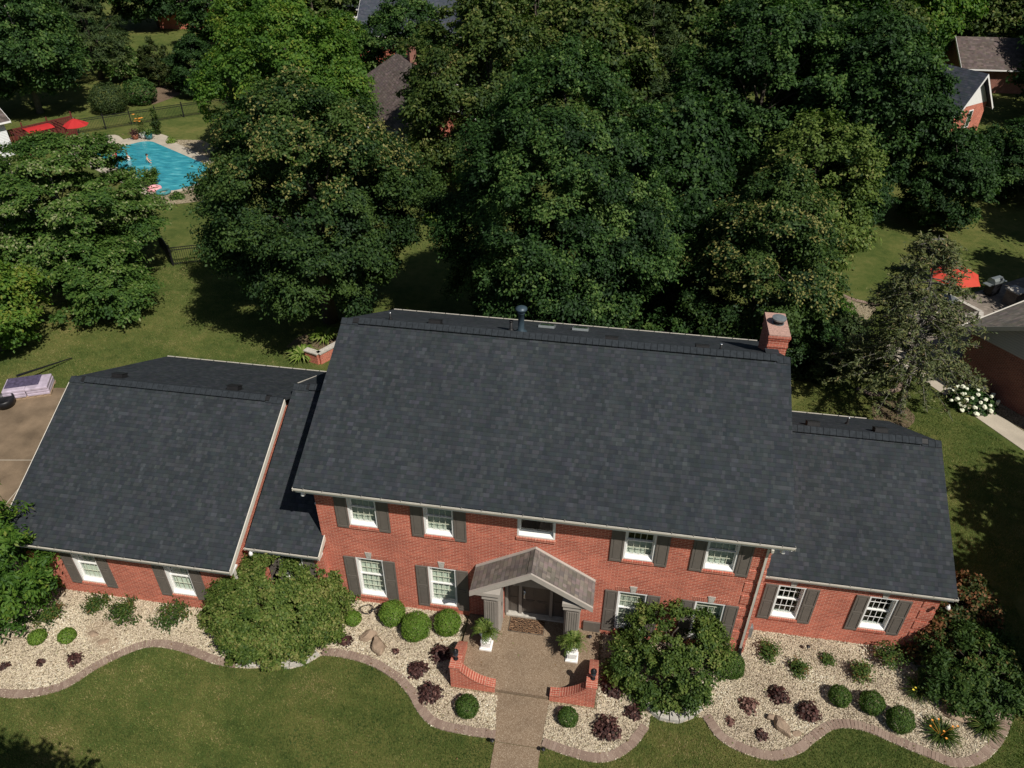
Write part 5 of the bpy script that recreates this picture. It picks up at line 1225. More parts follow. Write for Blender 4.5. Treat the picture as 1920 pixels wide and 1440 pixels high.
# ------------------------------------------------------------------ porch: curved brick walls, lanterns, urns, mat
def porch_wall(sgn, label):
    xm = 7.07; xo = xm + sgn * 2.26; root = tag(empty("porch_wall", (xo, -2.6, 0)), label, "brick wall", "low curved brick walls beside the porch"); X = lambda q: xm + sgn * q
    L = lambda x, y, z: (x - xo, y + 2.6, z)
    zf = lambda t: 0.30 + 0.62 * (1 - t) ** 2.2           # t: 0 at the outer corner, 1 at the walk end
    zs = lambda t: 0.92 - 0.55 * t ** 1.5                  # along the side, 0 at the corner
    b = MB(); n = 14
    def strip(A, B_, z0, z1, nrm):
        a, c = np.array(A), np.array(B_); o = np.array(nrm)
        b.prism([L(*a, 0), L(*c, 0), L(*c, z1), L(*a, z0)], (*(o), 0))
    outer, inner_, th = 2.26, 0.86, 0.24
    for k in range(n):
        t0, t1 = k / n, (k + 1) / n; q0, q1 = outer - 0.3 - (outer - 0.3 - inner_) * t0, outer - 0.3 - (outer - 0.3 - inner_) * t1
        strip((X(q0), -2.72), (X(q1), -2.72), zf(t0), zf(t1), (0, th))
    b.box(*sorted((X(outer) - xo, X(outer - 0.298) - xo)), -0.125, 0.30, 0, 1.0)
    for k in range(10):
        t0, t1 = k / 10, (k + 1) / 10; y0, y1 = -2.30 + 0.98 * t0, -2.30 + 0.98 * t1
        strip((X(outer), y0), (X(outer), y1), zs(t0), zs(t1), (-sgn * th, 0))
    o = b.build("brick_body", M['brick'], root)
    b = MB(); m = 15
    for k in range(m):
        t0, t1 = k / m + 0.004, (k + 1) / m - 0.004; q0, q1 = outer - 0.3 - (outer - 0.3 - inner_) * t0, outer - 0.3 - (outer - 0.3 - inner_) * t1
        b.prism([L(X(q0), -2.745, zf(t0) + 0.002), L(X(q1), -2.745, zf(t1) + 0.002), L(X(q1), -2.745, zf(t1) + 0.062), L(X(q0), -2.745, zf(t0) + 0.062)], (0, th + 0.05, 0))
    for k in range(10):
        t0, t1 = k / 10 + 0.005, (k + 1) / 10 - 0.005; y0, y1 = -2.30 + 0.98 * t0, -2.30 + 0.98 * t1
        b.prism([L(X(outer + 0.025), y0, zs(t0) + 0.002), L(X(outer + 0.025), y1, zs(t1) + 0.002), L(X(outer + 0.025), y1, zs(t1) + 0.062), L(X(outer + 0.025), y0, zs(t0) + 0.062)], (-sgn * (th + 0.05), 0, 0))
    for k in range(5):
        y0 = -2.745 + k * 0.094; b.box(*sorted((X(outer + 0.025) - xo, X(outer - 0.32) - xo)), y0 + 2.6 + 0.004, y0 + 2.6 + 0.09, 1.002, 1.055)
    b.build("brick_cap", M['brick_v'], root)
    # lantern on the corner pier
    l = MB(); l.lathe([(0.075, 0), (0.075, 0.02), (0.03, 0.04), (0.028, 0.10), (0.06, 0.12), (0.06, 0.14)], (0, 0, 0), 14)
    lan = tag(empty("porch_lantern", (X(outer - 0.13), -2.42, 1.056)), ("dark globe lantern on the left porch wall" if sgn < 0 else "dark globe lantern on the right porch wall"), "lantern", "porch wall lanterns")
    l.build("base", M['black'], lan, smooth=True)
    l = MB(); l.lathe([(0.05, 0.14), (0.085, 0.20), (0.085, 0.30), (0.06, 0.36)], (0, 0, 0), 14); l.build("globe", M['lantern'], lan, smooth=True)
    l = MB(); l.lathe([(0.10, 0.36), (0.095, 0.39), (0.04, 0.44), (0.015, 0.48)], (0, 0, 0), 14); l.build("cap", M['black'], lan, smooth=True)
porch_wall(-1, "low curved brick wall left of the porch"); porch_wall(1, "low curved brick wall right of the porch")

def urn(x, y, label, seed):
    root = tag(empty("planter_urn", (x, y, 0.15)), label, "planter", "white urns with ferns at the porch"); b = MB()
    b.box(-0.20, 0.20, -0.20, 0.20, 0.0, 0.06); b.box(-0.17, 0.17, -0.17, 0.17, 0.06, 0.10); b.box(-0.145, 0.145, -0.145, 0.145, 0.10, 0.34); b.box(-0.17, 0.17, -0.17, 0.17, 0.34, 0.38)
    for s in (-1, 1): b.box(-0.10, 0.10, *sorted((s * 0.145, s * 0.157)), 0.14, 0.30); b.box(*sorted((s * 0.145, s * 0.157)), -0.10, 0.10, 0.14, 0.30)
    b.build("pedestal", M['white'], root)
    b = MB(); b.lathe([(0.11, 0.38), (0.05, 0.43), (0.05, 0.47), (0.13, 0.52), (0.19, 0.62), (0.21, 0.70), (0.225, 0.72), (0.19, 0.72), (0.18, 0.68)], (0, 0, 0), 20); b.build("urn", M['white'], root, smooth=True)
    rng = np.random.default_rng(seed); Q = []; T = []
    for k in range(46):
        a = rng.uniform(0, 6.283); d = np.array([math.cos(a), math.sin(a), 0]); p = np.array([-d[1], d[0], 0]); L = rng.uniform(0.25, 0.55); hh = rng.uniform(0.15, 0.55); pts = [d * L * s + np.array([0, 0, 0.70 + hh * 2.4 * s * (1 - 0.85 * s)]) for s in np.linspace(0, 1, 10)]; tn = rng.normal(0.45, 0.25)
        for i in range(1, 10):
            for sd in (-1, 1):
                w = 0.085 * math.sin(math.pi * (i / 10) ** 0.8) + 0.02; u = pts[i] - pts[i - 1]; u = u / np.linalg.norm(u)
                c = pts[i]; e = c + p * sd * w + u * 0.03 - np.array([0, 0, 0.02]); Q.append([c - u * 0.022, c + p * sd * w * 0.5 - u * 0.018, e, c + p * sd * w * 0.5 + u * 0.03]); T.append(tn + rng.normal(0, 0.1))
    link_mesh("fern", quads_mesh("fern", np.array(Q), np.array(T)), M['lf_fern'], root)
    return root
urn(5.66, -1.18, "white urn on a pedestal with a fern, left of the front door", 201); urn(8.48, -1.16, "white urn on a pedestal with a fern, right of the front door", 202)

def mat_material():
    t = NT("scroll_doormat"); p = t.obj(); v = t.node("TexVoronoi", feature='DISTANCE_TO_EDGE'); t.l.new(p, v.inputs["Vector"]); v.inputs["Scale"].default_value = 16
    w = t.node("TexWave", wave_type='RINGS'); t.l.new(p, w.inputs["Vector"]); w.inputs["Scale"].default_value = 4.2; w.inputs["Distortion"].default_value = 9; w.inputs["Detail"].default_value = 1; w.inputs["Detail Scale"].default_value = 1.4
    a = t.math('LESS_THAN', v.outputs["Distance"], 0.10); c = t.mix(a, (0.014, 0.010, 0.009), (0.15, 0.085, 0.048)); c = t.mix(t.math('GREATER_THAN', w.outputs["Fac"], 0.9), c, (0.26, 0.165, 0.10))
    return t.done(c, 0.95, 0.1)
M['mat'] = mat_material()
b = MB(); b.box(-0.58, 0.58, -0.27, 0.27, 0.001, 0.02); o = b.build("doormat", M['mat'], None, (6.86, -0.20, 0.15)); tag(o, "brown and black scrollwork doormat at the front door", "doormat")
b = MB(); b.box(-0.60, 0.60, -0.29, -0.27, 0.001, 0.018); b.box(-0.60, 0.60, 0.27, 0.29, 0.001, 0.018); b.box(-0.60, -0.58, -0.27, 0.27, 0.001, 0.018); b.box(0.58, 0.60, -0.27, 0.27, 0.001, 0.018); b.build("border", M['bark'], o)

# garden hose, hook, path lights, sprig
rng = random.Random(4); pts = []
for k in range(90):
    t = k / 90 * 6.283 * 4.5; rr_ = 0.16 + 0.10 * math.sin(k * 0.21); pts.append((1.65 + 0.32 * math.sin(k * 0.07) + rr_ * math.cos(t), -0.42 + rr_ * 0.9 * math.sin(t), 0.075 + 0.10 * abs(math.sin(k * 0.33))))
b = MB(); b.tube(pts, 0.016, 6); tag(b.build("garden_hose", M['black'], None, smooth=True), "black garden hose lying in loose coils between two boxwoods", "hose")
b = MB(); b.tube([(0, 0, 0), (0, 0, 1.0), (-0.04, 0, 1.10), (-0.12, 0, 1.12), (-0.17, 0, 1.04), (-0.15, 0, 0.97)], 0.009, 6); b.tube([(-0.11, 0.0, 0.94), (-0.15, 0, 0.97), (-0.19, 0, 0.94), (-0.19, 0, 0.80), (-0.15, 0, 0.77), (-0.11, 0, 0.80), (-0.11, 0, 0.94)], 0.010, 6)
tag(b.build("garden_hook", M['black'], None, (0.75, -0.75, 0)), "black metal garden hook with a small ring beside the large left bush", "garden hook")
def path_light(x, y, label):
    root = tag(empty("path_light", (x, y, 0)), label, "path light", "small black path lights"); b = MB(); b.tube([(0, 0, 0), (0, 0, 0.24)], 0.010, 6); b.build("stake", M['black'], root)
    b = MB(); b.lathe([(0.03, 0.20), (0.035, 0.26), (0.07, 0.27), (0.02, 0.31)], (0, 0, 0), 10); b.build("lamp_head", M['black'], root)
path_light(6.44, -4.4, "small black light at the left edge of the front walk"); path_light(7.95, -4.42, "small black light at the right edge of the front walk"); path_light(16.1, 0.42, "small black light on the gravel below the right wing"); path_light(9.0, -0.35, "small black light beside the porch floor, right of the column")

# ------------------------------------------------------------------ neighbouring houses
def simple_house(name, label, loc, rz, w, d, eave, ridge, roof_m, wall_m, gable_m=None, over=0.35, gable_z=None, wins=(), chim=None, trim='white'):
    """gabled house, ridge along its local x; w along x, d along y"""
    root = tag(empty(name, (*loc, 0), rz), label, "house", "neighbouring houses")
    b = MB(); gz = gable_z or eave; x0, x1, y0, y1 = -w / 2, w / 2, -d / 2, d / 2; zr = ridge - 0.12
    k = lambda z: (d / 2) * (1 - (z - eave) / (zr - eave)) if z > eave else d / 2
    b.face([(x0, y0, 0), (x1, y0, 0), (x1, y0, eave), (x0, y0, eave)]); b.face([(x1, y1, 0), (x0, y1, 0), (x0, y1, eave), (x1, y1, eave)])
    for xx, sg in ((x0, -1), (x1, 1)):
        lo = [(xx, y0, 0), (xx, y1, 0), (xx, y1, min(gz, eave))] + ([(xx, k(gz), gz), (xx, -k(gz), gz)] if gz > eave else []) + [(xx, y0, min(gz, eave))]
        b.face(lo if sg > 0 else lo[::-1])
    b.build("wall", M[wall_m], root)
    b = MB()
    for xx, sg in ((x0, -1), (x1, 1)):
        b = MB()
        hi = ([(xx, -k(gz), gz), (xx, k(gz), gz)] if gz >= eave else [(xx, y0, gz), (xx, y1, gz), (xx, y1, eave)]) + [(xx, 0, zr)] + ([] if gz >= eave else [(xx, y0, eave)])
        b.face(hi if sg > 0 else hi[::-1])
        b.build("gable", M[gable_m or wall_m], root)
    sl = (ridge - eave) / (d / 2); b = MB(); th = 0.12
    for sg in (-1, 1):
        e = [(sg * (d / 2 + over), eave - over * sl + 0.1), (0, ridge + 0.1), (0, ridge - 0.02), (sg * (d / 2 + over), eave - over * sl - 0.02)]
        b.prism([(x0 - over, y, z) for y, z in e], (w + 2 * over, 0, 0))
    b.build("roof", M[roof_m], root)
    for xx in (x0 - over - 0.03, x1 + over):
        b = MB()
        for sg in (-1, 1):
            e = [(sg * (d / 2 + over), eave - over * sl + 0.09), (0, ridge + 0.09), (0, ridge - 0.16), (sg * (d / 2 + over), eave - over * sl - 0.14)]
            b.prism([(xx, y, z) for y, z in e], (0.03, 0, 0))
        b.build("rake_board", M[trim], root)
    for sg in (-1, 1):
        b = MB(); b.box(x0 - over, x1 + over, *sorted((sg * (d / 2 + over), sg * (d / 2 + over + 0.11))), eave - over * sl - 0.05, eave - over * sl + 0.06); b.build("gutter", M[trim], root)
    for side, c, z0, z1, hw in wins:
        b = MB(); p = MB()
        if side in 'lr':
            xx = x0 if side == 'l' else x1; s = -1 if side == 'l' else 1
            b.box(*sorted((xx, xx + s * 0.05)), c - hw, c + hw, z0, z1); p.box(*sorted((xx + s * 0.05, xx + s * 0.06)), c - hw + 0.08, c + hw - 0.08, z0 + 0.08, z1 - 0.08)
        else:
            yy = y0 if side == 'f' else y1; s = -1 if side == 'f' else 1
            b.box(c - hw, c + hw, *sorted((yy, yy + s * 0.05)), z0, z1); p.box(c - hw + 0.08, c + hw - 0.08, *sorted((yy + s * 0.05, yy + s * 0.06)), z0 + 0.08, z1 - 0.08)
        f = b.build("window", M['white'], root); p.build("pane", M['skyglass'], f)
    if chim:
        b = MB(); b.box(chim[0] - 0.45, chim[0] + 0.45, chim[1] - 0.3, chim[1] + 0.3, eave, ridge + 0.9); b.box(chim[0] - 0.5, chim[0] + 0.5, chim[1] - 0.35, chim[1] + 0.35, ridge + 0.9, ridge + 1.02); b.build("chimney", M['brick_dark'], root)
    return root
# brick and siding house cut off by the right edge: gable end along u, eave side running back along w
nb_u = Vector((0.62, -0.785)); nb_w = Vector((0.785, 0.62))
nb_c = Vector((25.62, 17.85)) + nb_u * 4.6 + nb_w * 6.0
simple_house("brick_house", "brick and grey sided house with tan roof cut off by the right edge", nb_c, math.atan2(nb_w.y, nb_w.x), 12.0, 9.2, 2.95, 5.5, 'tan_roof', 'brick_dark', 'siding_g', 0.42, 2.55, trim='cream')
hw_c = Vector((37.42, 57.15)) + Vector((-0.67, 0.74)) * 5
simple_house("brick_house", "brick house with a white gable peeking out between dark trees, top right", hw_c, math.atan2(-0.74, 0.67), 10.0, 4.5, 2.6, 5.2, 'far_slate', 'brick', 'white', 0.45, 2.62, wins=(('r', 0.1, 0.7, 2.2, 0.32),))
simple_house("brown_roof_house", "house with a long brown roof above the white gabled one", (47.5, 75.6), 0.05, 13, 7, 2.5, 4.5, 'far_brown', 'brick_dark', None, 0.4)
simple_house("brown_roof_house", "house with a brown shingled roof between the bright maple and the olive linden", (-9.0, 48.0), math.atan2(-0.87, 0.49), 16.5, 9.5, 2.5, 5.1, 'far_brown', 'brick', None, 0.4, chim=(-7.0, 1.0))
simple_house("slate_roof_house", "tall brick house with a slate blue roof seen between trees at the top", (-14.6, 78.5), 0.12, 17, 13, 3.4, 7.0, 'far_slate', 'brick', 'brick', 0.35, wins=(('f', -6.9, 1.0, 2.6, 0.5), ('f', -4.0, 1.0, 2.6, 0.5)))
simple_house("slate_roof_house", "low wing with a slate roof and white end behind the tall slate roofed house", (-27.5, 90.5), 0.2, 9, 7, 3.2, 5.8, 'far_slate', 'white', 'white', 0.35)
simple_house("brick_house", "orange brick house with a dark porch in the trees at the top left", (-46.0, 91.0), 0.08, 18, 10, 3.2, 6.2, 'far_brown', 'brick', None, 0.5, wins=(('f', -5.5, 0.9, 2.5, 0.6), ('f', -2.8, 0.9, 2.5, 0.6), ('f', 1.5, 0.3, 2.5, 0.9)))
pa_ang = math.atan2(PB[1], PB[0])
def pool_c(a, b_): q = pool_pt(a, b_); return (q[0], q[1])
simple_house("sided_house", "white sided house with a brown roof at the left edge beside the pool", pool_c(-59.7, 2.9), pa_ang, 17.0, 9.0, 2.9, 5.2, 'far_brown', 'siding', None, 0.4)
simple_house("sided_wing", "low white sided wing at the left edge behind the layered dogwood", pool_c(-42.0, -1.2), pa_ang, 15.0, 9.0, 2.7, 4.6, 'far_brown', 'siding', None, 0.3)
sheet("side_patio", [pool_pt(*q) for q in ((-37.4, -8), (-33.6, -8), (-32.6, 5.5), (-34.5, 8.6), (-37.4, 8.6))], 0.016, M['pale_concrete'])

# ------------------------------------------------------------------ pool side: fence, pergola, umbrellas, pots, swimmers
def iron_fence(pts, label, h=1.25):
    root = tag(empty("iron_fence", (pts[0][0], pts[0][1], 0)), label, "fence", "black iron fences"); o0 = Vector((pts[0][0], pts[0][1], 0))
    rails = MB(); pk = MB()
    for i, (a, c) in enumerate(zip(pts[:-1], pts[1:])):
        A, B_ = Vector((*a, 0)) - o0, Vector((*c, 0)) - o0; L = (B_ - A).length; d = (B_ - A) / L; n = Vector((-d.y, d.x, 0)); np_ = max(1, round(L / 2.4))
        for z in (0.14, h - 0.22, h - 0.06): rails.obox(A + d * L / 2 + Vector((0, 0, z)), (d, n, (0, 0, 1)), (L / 2, 0.016, 0.022))
        for k in range(int(L / 0.125)): pk.obox(A + d * (0.06 + k * 0.125) + Vector((0, 0, h / 2)), (d, n, (0, 0, 1)), (0.010, 0.010, h / 2 - 0.04))
        for k in range(np_ + (1 if i == len(pts) - 2 else 0)):
            b = MB(); p = A + d * L * k / np_; b.obox(p + Vector((0, 0, h / 2 + 0.05)), (d, n, (0, 0, 1)), (0.04, 0.04, h / 2 + 0.05)); b.obox(p + Vector((0, 0, h + 0.115)), (d, n, (0, 0, 1)), (0.05, 0.05, 0.015)); b.build("post", M['black'], root)
    rails.build("rails", M['black'], root); pk.build("pickets", M['black'], root)
iron_fence([(-40.8, 42.9), (-34.3, 48.7), (-29.0, 53.4)], "black iron fence beyond the pool")
iron_fence([(-20.6, 24.9), (-18.4, 22.5), (-14.2, 24.4)], "short black iron fence corner between the dogwood and the linden")
def frame(o, d): return Vector(o), Vector((*d, 0)).normalized()
# pergola and red screen
pg = tag(empty("pergola", (-38.9, 39.6, 0), pa_ang), "red stained pergola with a bright red canopy beside the pool", "pergola")
for sx in (-1, 1):
    for sy in (-1, 1):
        b = MB(); b.box(sx * 1.9 - 0.07, sx * 1.9 + 0.07, sy * 1.2 - 0.07, sy * 1.2 + 0.07, 0, 2.15); b.build("post", M['redwood'], pg)
b = MB()
for sy in (-1, 1): b.box(-2.2, 2.2, sy * 1.2 - 0.04, sy * 1.2 + 0.04, 2.15, 2.3)
for k in range(13): b.box(-2.1 + k * 0.35 - 0.025, -2.1 + k * 0.35 + 0.025, -1.6, 1.6, 2.3, 2.42)
b.build("slats", M['redwood'], pg); pg.scale = (0.85, 0.8, 0.8)
b = MB(); n = 12
for k in range(n):
    y0, y1 = -0.9 + 1.9 * k / n, -0.9 + 1.9 * (k + 1) / n; z = lambda y: 2.46 + 0.16 * math.sin((y + 0.9) / 1.9 * math.pi) ** 0.7
    b.prism([(-1.3, y0, z(y0)), (-1.3, y1, z(y1)), (-1.3, y1, z(y1) + 0.02), (-1.3, y0, z(y0) + 0.02)], (2.4, 0, 0))
b.build("canopy", M['red'], pg)
sc_ = tag(empty("wood_screen", (-40.3, 40.9, 0), pa_ang), "red stained lattice screen behind the pergola", "fence"); b = MB()
b.box(-3.0, 3.0, -0.03, 0.03, 1.75, 1.85); b.box(-3.0, 3.0, -0.03, 0.03, 0.1, 0.2)
for k in range(34): b.box(-2.95 + k * 0.178, -2.95 + k * 0.178 + 0.15, -0.012, 0.012, 0.2, 1.75)
b.build("boards", M['redwood'], sc_)
for k in range(4):
    b = MB(); b.box(-3.05 + k * 2.0, -2.95 + k * 2.0, -0.05, 0.05, 0, 2.0); b.lathe([(0.07, 2.0), (0.05, 2.08), (0.07, 2.14), (0.01, 2.22)], (-3.0 + k * 2.0, 0, 0), 8); b.build("post", M['redwood'], sc_)

def umbrella(name, label, x, y, h, r, mat, n=8, tilt=0.0, rz=0.0):
    root = tag(empty(name, (x, y, 0), rz), label, "umbrella", "red garden umbrellas"); b = MB(); b.tube([(0, 0, 0.06), (0, 0, h + 0.1)], 0.022, 8); b.lathe([(0.26, 0.0), (0.26, 0.05), (0.05, 0.09), (0.04, 0.3)], (0, 0, 0), 16); b.build("pole", M['bark_g'], root)
    b = MB(); m = 3; drop = r * 0.5
    ring_ = lambda q, k, dz=0.0: Vector((r * q * math.cos(2 * math.pi * k / n), r * q * math.sin(2 * math.pi * k / n), h - drop * q ** 1.15 + dz))
    for k in range(n):
        for i in range(m):
            q0, q1 = i / m, (i + 1) / m; sag = lambda q: -0.015 * r * q
            a0, a1, c0, c1 = ring_(q0, k), ring_(q0, k + 1), ring_(q1, k), ring_(q1, k + 1); m0 = (a0 + a1) / 2 + Vector((0, 0, sag(q0))); m1 = (c0 + c1) / 2 + Vector((0, 0, sag(q1)))
            m1 = m1 - Vector((m1.x, m1.y, 0)) * (0.015 * q1)
            for f in ([a0, c0, m1, m0], [m0, m1, c1, a1]) if i else ([a0, c0, m1], [a0, m1, c1]):
                b.face(f); b.face([p - Vector((0, 0, 0.006)) for p in f][::-1])
    b.build("canopy", M[mat], root)
    for k in range(n):
        b = MB(); b.tube([ring_(0.02, k, -0.02), ring_(0.99, k, -0.015)], 0.008, 4); b.build("rib", M['bark_g'], root)
    b = MB(); b.lathe([(0.03, h), (0.035, h + 0.05), (0.005, h + 0.11)], (0, 0, 0), 8); b.build("finial", M['bark_g'], root)
    return root
umbrella("patio_umbrella", "small red umbrella beside the pergola at the pool", -36.9, 41.3, 2.35, 1.05, 'red')
umbrella("patio_umbrella", "coral red umbrella over the patio table behind the spruce", 26.9, 24.6, 2.85, 1.4, 'red_o', 6, rz=0.3)
def chair(name, label, x, y, rz, mat, frame_m, group):
    root = tag(empty(name, (x, y, 0), rz), label, "chair", group)
    b = MB(); b.box(-0.25, 0.25, -0.25, 0.25, 0.40, 0.46); b.build("seat", M[mat], root)
    b = MB(); b.prism([(-0.25, 0.22, 0.5), (0.25, 0.22, 0.5), (0.25, 0.36, 1.0), (-0.25, 0.36, 1.0)], (0, 0.04, 0.01)); b.build("backrest", M[mat], root)
    for sx in (-1, 1):
        for sy in (-1, 1):
            b = MB(); b.tube([(sx * 0.23, sy * 0.23, 0.4), (sx * 0.26, sy * 0.27, 0)], 0.016, 6); b.build("leg", M[frame_m], root)
        b = MB(); b.tube([(sx * 0.27, 0.27, 0.64), (sx * 0.29, -0.2, 0.64), (sx * 0.27, -0.24, 0.42)], 0.018, 6); b.build("arm", M[frame_m], root)
    return root
chair("garden_chair", "red cushioned chair under the small pool umbrella", -36.0, 41.0, 2.4, 'red', 'black', "garden chairs")
chair("garden_chair", "pale chair in the sun in front of the coral umbrella", 27.6, 23.2, 3.5, 'cream', 'bark_g', "garden chairs")
chair("garden_chair", "pale chair half behind the spruce left of the coral umbrella", 26.0, 23.6, 2.6, 'cream', 'bark_g', "garden chairs")
tb = tag(empty("patio_table", (26.9, 24.6, 0.03)), "round patio table under the coral umbrella", "table"); b = MB(); b.lathe([(0.6, 0.70), (0.62, 0.72), (0.6, 0.74)], (0, 0, 0), 24); b.build("table_top", M['steel'], tb)
for k in range(4):
    b = MB(); a = k * 1.571 + 0.7; b.tube([(0.45 * math.cos(a), 0.45 * math.sin(a), 0.70), (0.52 * math.cos(a), 0.52 * math.sin(a), 0)], 0.018, 6); b.build("leg", M['black'], tb)
gr = tag(empty("barbecue_grill", (30.2, 27.0, 0.03), 0.6), "dark barbecue grill with side shelves in the shade of the patio", "grill")
b = MB(); b.box(-0.35, 0.35, -0.25, 0.25, 0.10, 0.78); b.build("cabinet", M['black'], gr); b = MB(); b.prism([(-0.36, -0.26, 0.80), (-0.36, 0.26, 0.80), (-0.36, 0.24, 1.0), (-0.36, 0.10, 1.10), (-0.36, -0.12, 1.10), (-0.36, -0.24, 0.98)], (0.72, 0, 0)); b.build("lid", M['steel'], gr)
for s in (-1, 1): b = MB(); b.box(*sorted((s * 0.36, s * 0.75)), -0.22, 0.22, 0.76, 0.80); b.build("side_shelf", M['steel'], gr)
st = tag(empty("stone_pillar", (31.0, 26.0, 0.03), 0.6), "low stone pillar with a flat cap beside the grill", "pillar"); b = MB(); b.box(-0.35, 0.35, -0.35, 0.35, 0, 0.85); b.build("body", M['patio'], st); b = MB(); b.box(-0.42, 0.42, -0.42, 0.42, 0.851, 0.93); b.build("cap", M['stone'], st)
wl = tag(empty("patio_wall", (25.6, 25.0, 0.02)), "low pale wall along the edge of the patio under the umbrella", "garden wall"); b = MB()
for a, c in (((0, 0), (1.9, 0.8)), ((1.9, 0.8), (3.1, -0.9)), ((3.1, -0.9), (2.6, -2.4))):
    d = Vector((c[0] - a[0], c[1] - a[1], 0)); L = d.length; d.normalize(); b.obox(Vector((a[0], a[1], 0.2)) + d * L / 2, (d, (-d.y, d.x, 0), (0, 0, 1)), (L / 2 - 0.02, 0.12, 0.2))
b.build("wall_blocks", M['stone'], wl)
# pots by the pool
def pot(label, x, y, mat, plant, pm, r=0.3, h=0.42, seed=0, ph=0.5):
    root = tag(empty("planter_pot", (x, y, 0.03)), label, "planter", "pots at the far pool corner"); b = MB(); b.lathe([(r * 0.65, 0), (r * 0.95, h * 0.55), (r, h * 0.85), (r * 1.08, h), (r * 0.88, h), (r * 0.85, h * 0.9)], (0, 0, 0), 18); b.build("pot", M[mat], root, smooth=True)
    rng = np.random.default_rng(seed); n = 260; P = rng.normal(0, 1, (n, 3)) * np.array([r * 0.8, r * 0.8, ph * 0.35]) + np.array([0, 0, h + ph * 0.45]); P[:, 2] = np.maximum(P[:, 2], h * 0.95); N = unit(rng.normal(size=(n, 3)) + np.array([0, 0, 0.8]))
    link_mesh("foliage", quads_mesh("foliage", leaves(rng, P, N, 0.16, 0.09), rng.normal(0.5, 0.25, n)), M[plant], root); return root
pot("dark pot with purple foliage, left of the three pots by the pool", -33.5, 43.8, 'terracotta', 'lf_purple', None, 0.28, 0.4, 1, 0.4)
cp = pot("pale pot holding a tall orange flowering plant, middle of the three pots", -32.95, 44.15, 'white', 'lf_olive', None, 0.30, 0.44, 2, 1.5)
rng = random.Random(8)
for k in range(9):
    b = MB(); c = Vector((rng.uniform(-0.4, 0.4), rng.uniform(-0.3, 0.3), rng.uniform(1.3, 2.0)))
    for j in range(6): t = j * 1.047; e = Vector((math.cos(t), math.sin(t), 0.5)) * 0.14; s_ = Vector((-math.sin(t), math.cos(t), 0)) * 0.05; b.face([c, c + e * 0.6 - s_, c + e, c + e * 0.6 + s_])
    b.build("flower", M['petal_o'], cp)
pot("teal glazed pot, right of the three pots by the pool", -32.3, 43.95, 'teal', 'lf_dog', None, 0.30, 0.42, 3, 0.35)
tree("ivy_post", "short post wrapped in ivy at the far pool corner", -32.3, 45.3, 2.4, 0.36, 0.0, 'lf_olive', 300, 60, 0.22, 0.12, 60, prof='column', flat=1.0, droop=0.1, cat="post", rt=0.12)
mound("yellow_daisies", "yellow green flower clump on the pool gravel", -30.1, 43.6, 0.45, 'lf_hosta', 301, 0.14, 0.9)
loose_shrub("pool_shrub", "upright feathery shrub on the near side of the pool", -26.6, 34.5, 0.75, 1.5, 'lf_dog', 302, 26, 0.16, 70)
mound("low_shrub", "low green shrub on the pale gravel at the near pool corner", -23.5, 32.4, 0.55, 'lf_dog', 303, 0.16, 0.7)
ball("round_shrub", "large clipped dark shrub beyond the iron fence, left", -40.0, 50.6, 1.65, 'lf_pine', 304, 0.16, 5200, 0.85, tone=(0.45, 0.22))
ball("round_shrub", "looser dark shrub beyond the iron fence, right", -38.6, 53.6, 1.5, 'lf_dark', 305, 0.2, 3200, 0.85, tone=(0.55, 0.22), rough=0.15)
ball("round_shrub", "small dark shrub on the gravel at the right pool edge", -24.2, 40.2, 0.5, 'lf_pine', 306, 0.12, 1500, 0.85)
tree("young_maple", "small light green tree in the gap between the two largest trees", -3.9, 31.4, 2.4, 0.95, 0.2, 'lf_bright', 307, 26, 0.42, 0.2, 80, prof='oval', tone=(0.55, 0.2, 0.2), rt=0.05)
tree("feathery_bush", "bright feathery bush right of the golden linden", 19.9, 22.4, 1.8, 1.7, 0.05, 'lf_bright', 308, 110, 0.45, 0.20, 120, prof='dome', aspect=0.25, tone=(0.40, 0.15, 0.2), cat="bush", up=0.3)
tree("feathery_bush", "shaded green bush beside the chimney side lawn", 19.2, 19.6, 1.3, 1.5, 0.05, 'lf_dark', 309, 80, 0.42, 0.18, 110, prof='dome', tone=(0.5, 0.15, 0.2), cat="bush")
tree("dark_shrub", "dark shrub under the spruce", 21.6, 18.4, 1.2, 1.2, 0.05, 'lf_pine', 310, 60, 0.4, 0.18, 100, prof='dome', cat="bush")

tree("dark_shrub", "dark shrub between the chimney lawn and the spruce", 18.9, 17.2, 1.5, 1.4, 0.05, 'lf_pine', 311, 70, 0.4, 0.18, 110, prof='dome', cat="bush")
tree("dark_shrub", "dark shrub behind the spruce beside the pale gravel", 20.7, 20.3, 1.6, 1.3, 0.05, 'lf_pine', 312, 70, 0.4, 0.18, 110, prof='dome', cat="bush")

tree("dark_shrub", "low dark shrub added to darken the lit gap between the largest tree and the golden linden", 11.6, 17.6, 2.6, 2.0, 0.1, 'lf_dark', 313, 80, 0.5, 0.17, 150, prof='dome', cat="bush")  # filler shrub, put in to darken the sunlit gap
tree("dark_shrub", "taller dark shrub added behind the low one to darken the gap left of the golden linden", 12.0, 22.5, 4.2, 2.3, 0.1, 'lf_dark', 314, 110, 0.55, 0.18, 150, prof='dome', cat="bush", tone=(0.3, 0.18, 0.18))  # second filler shrub, added to darken the same gap

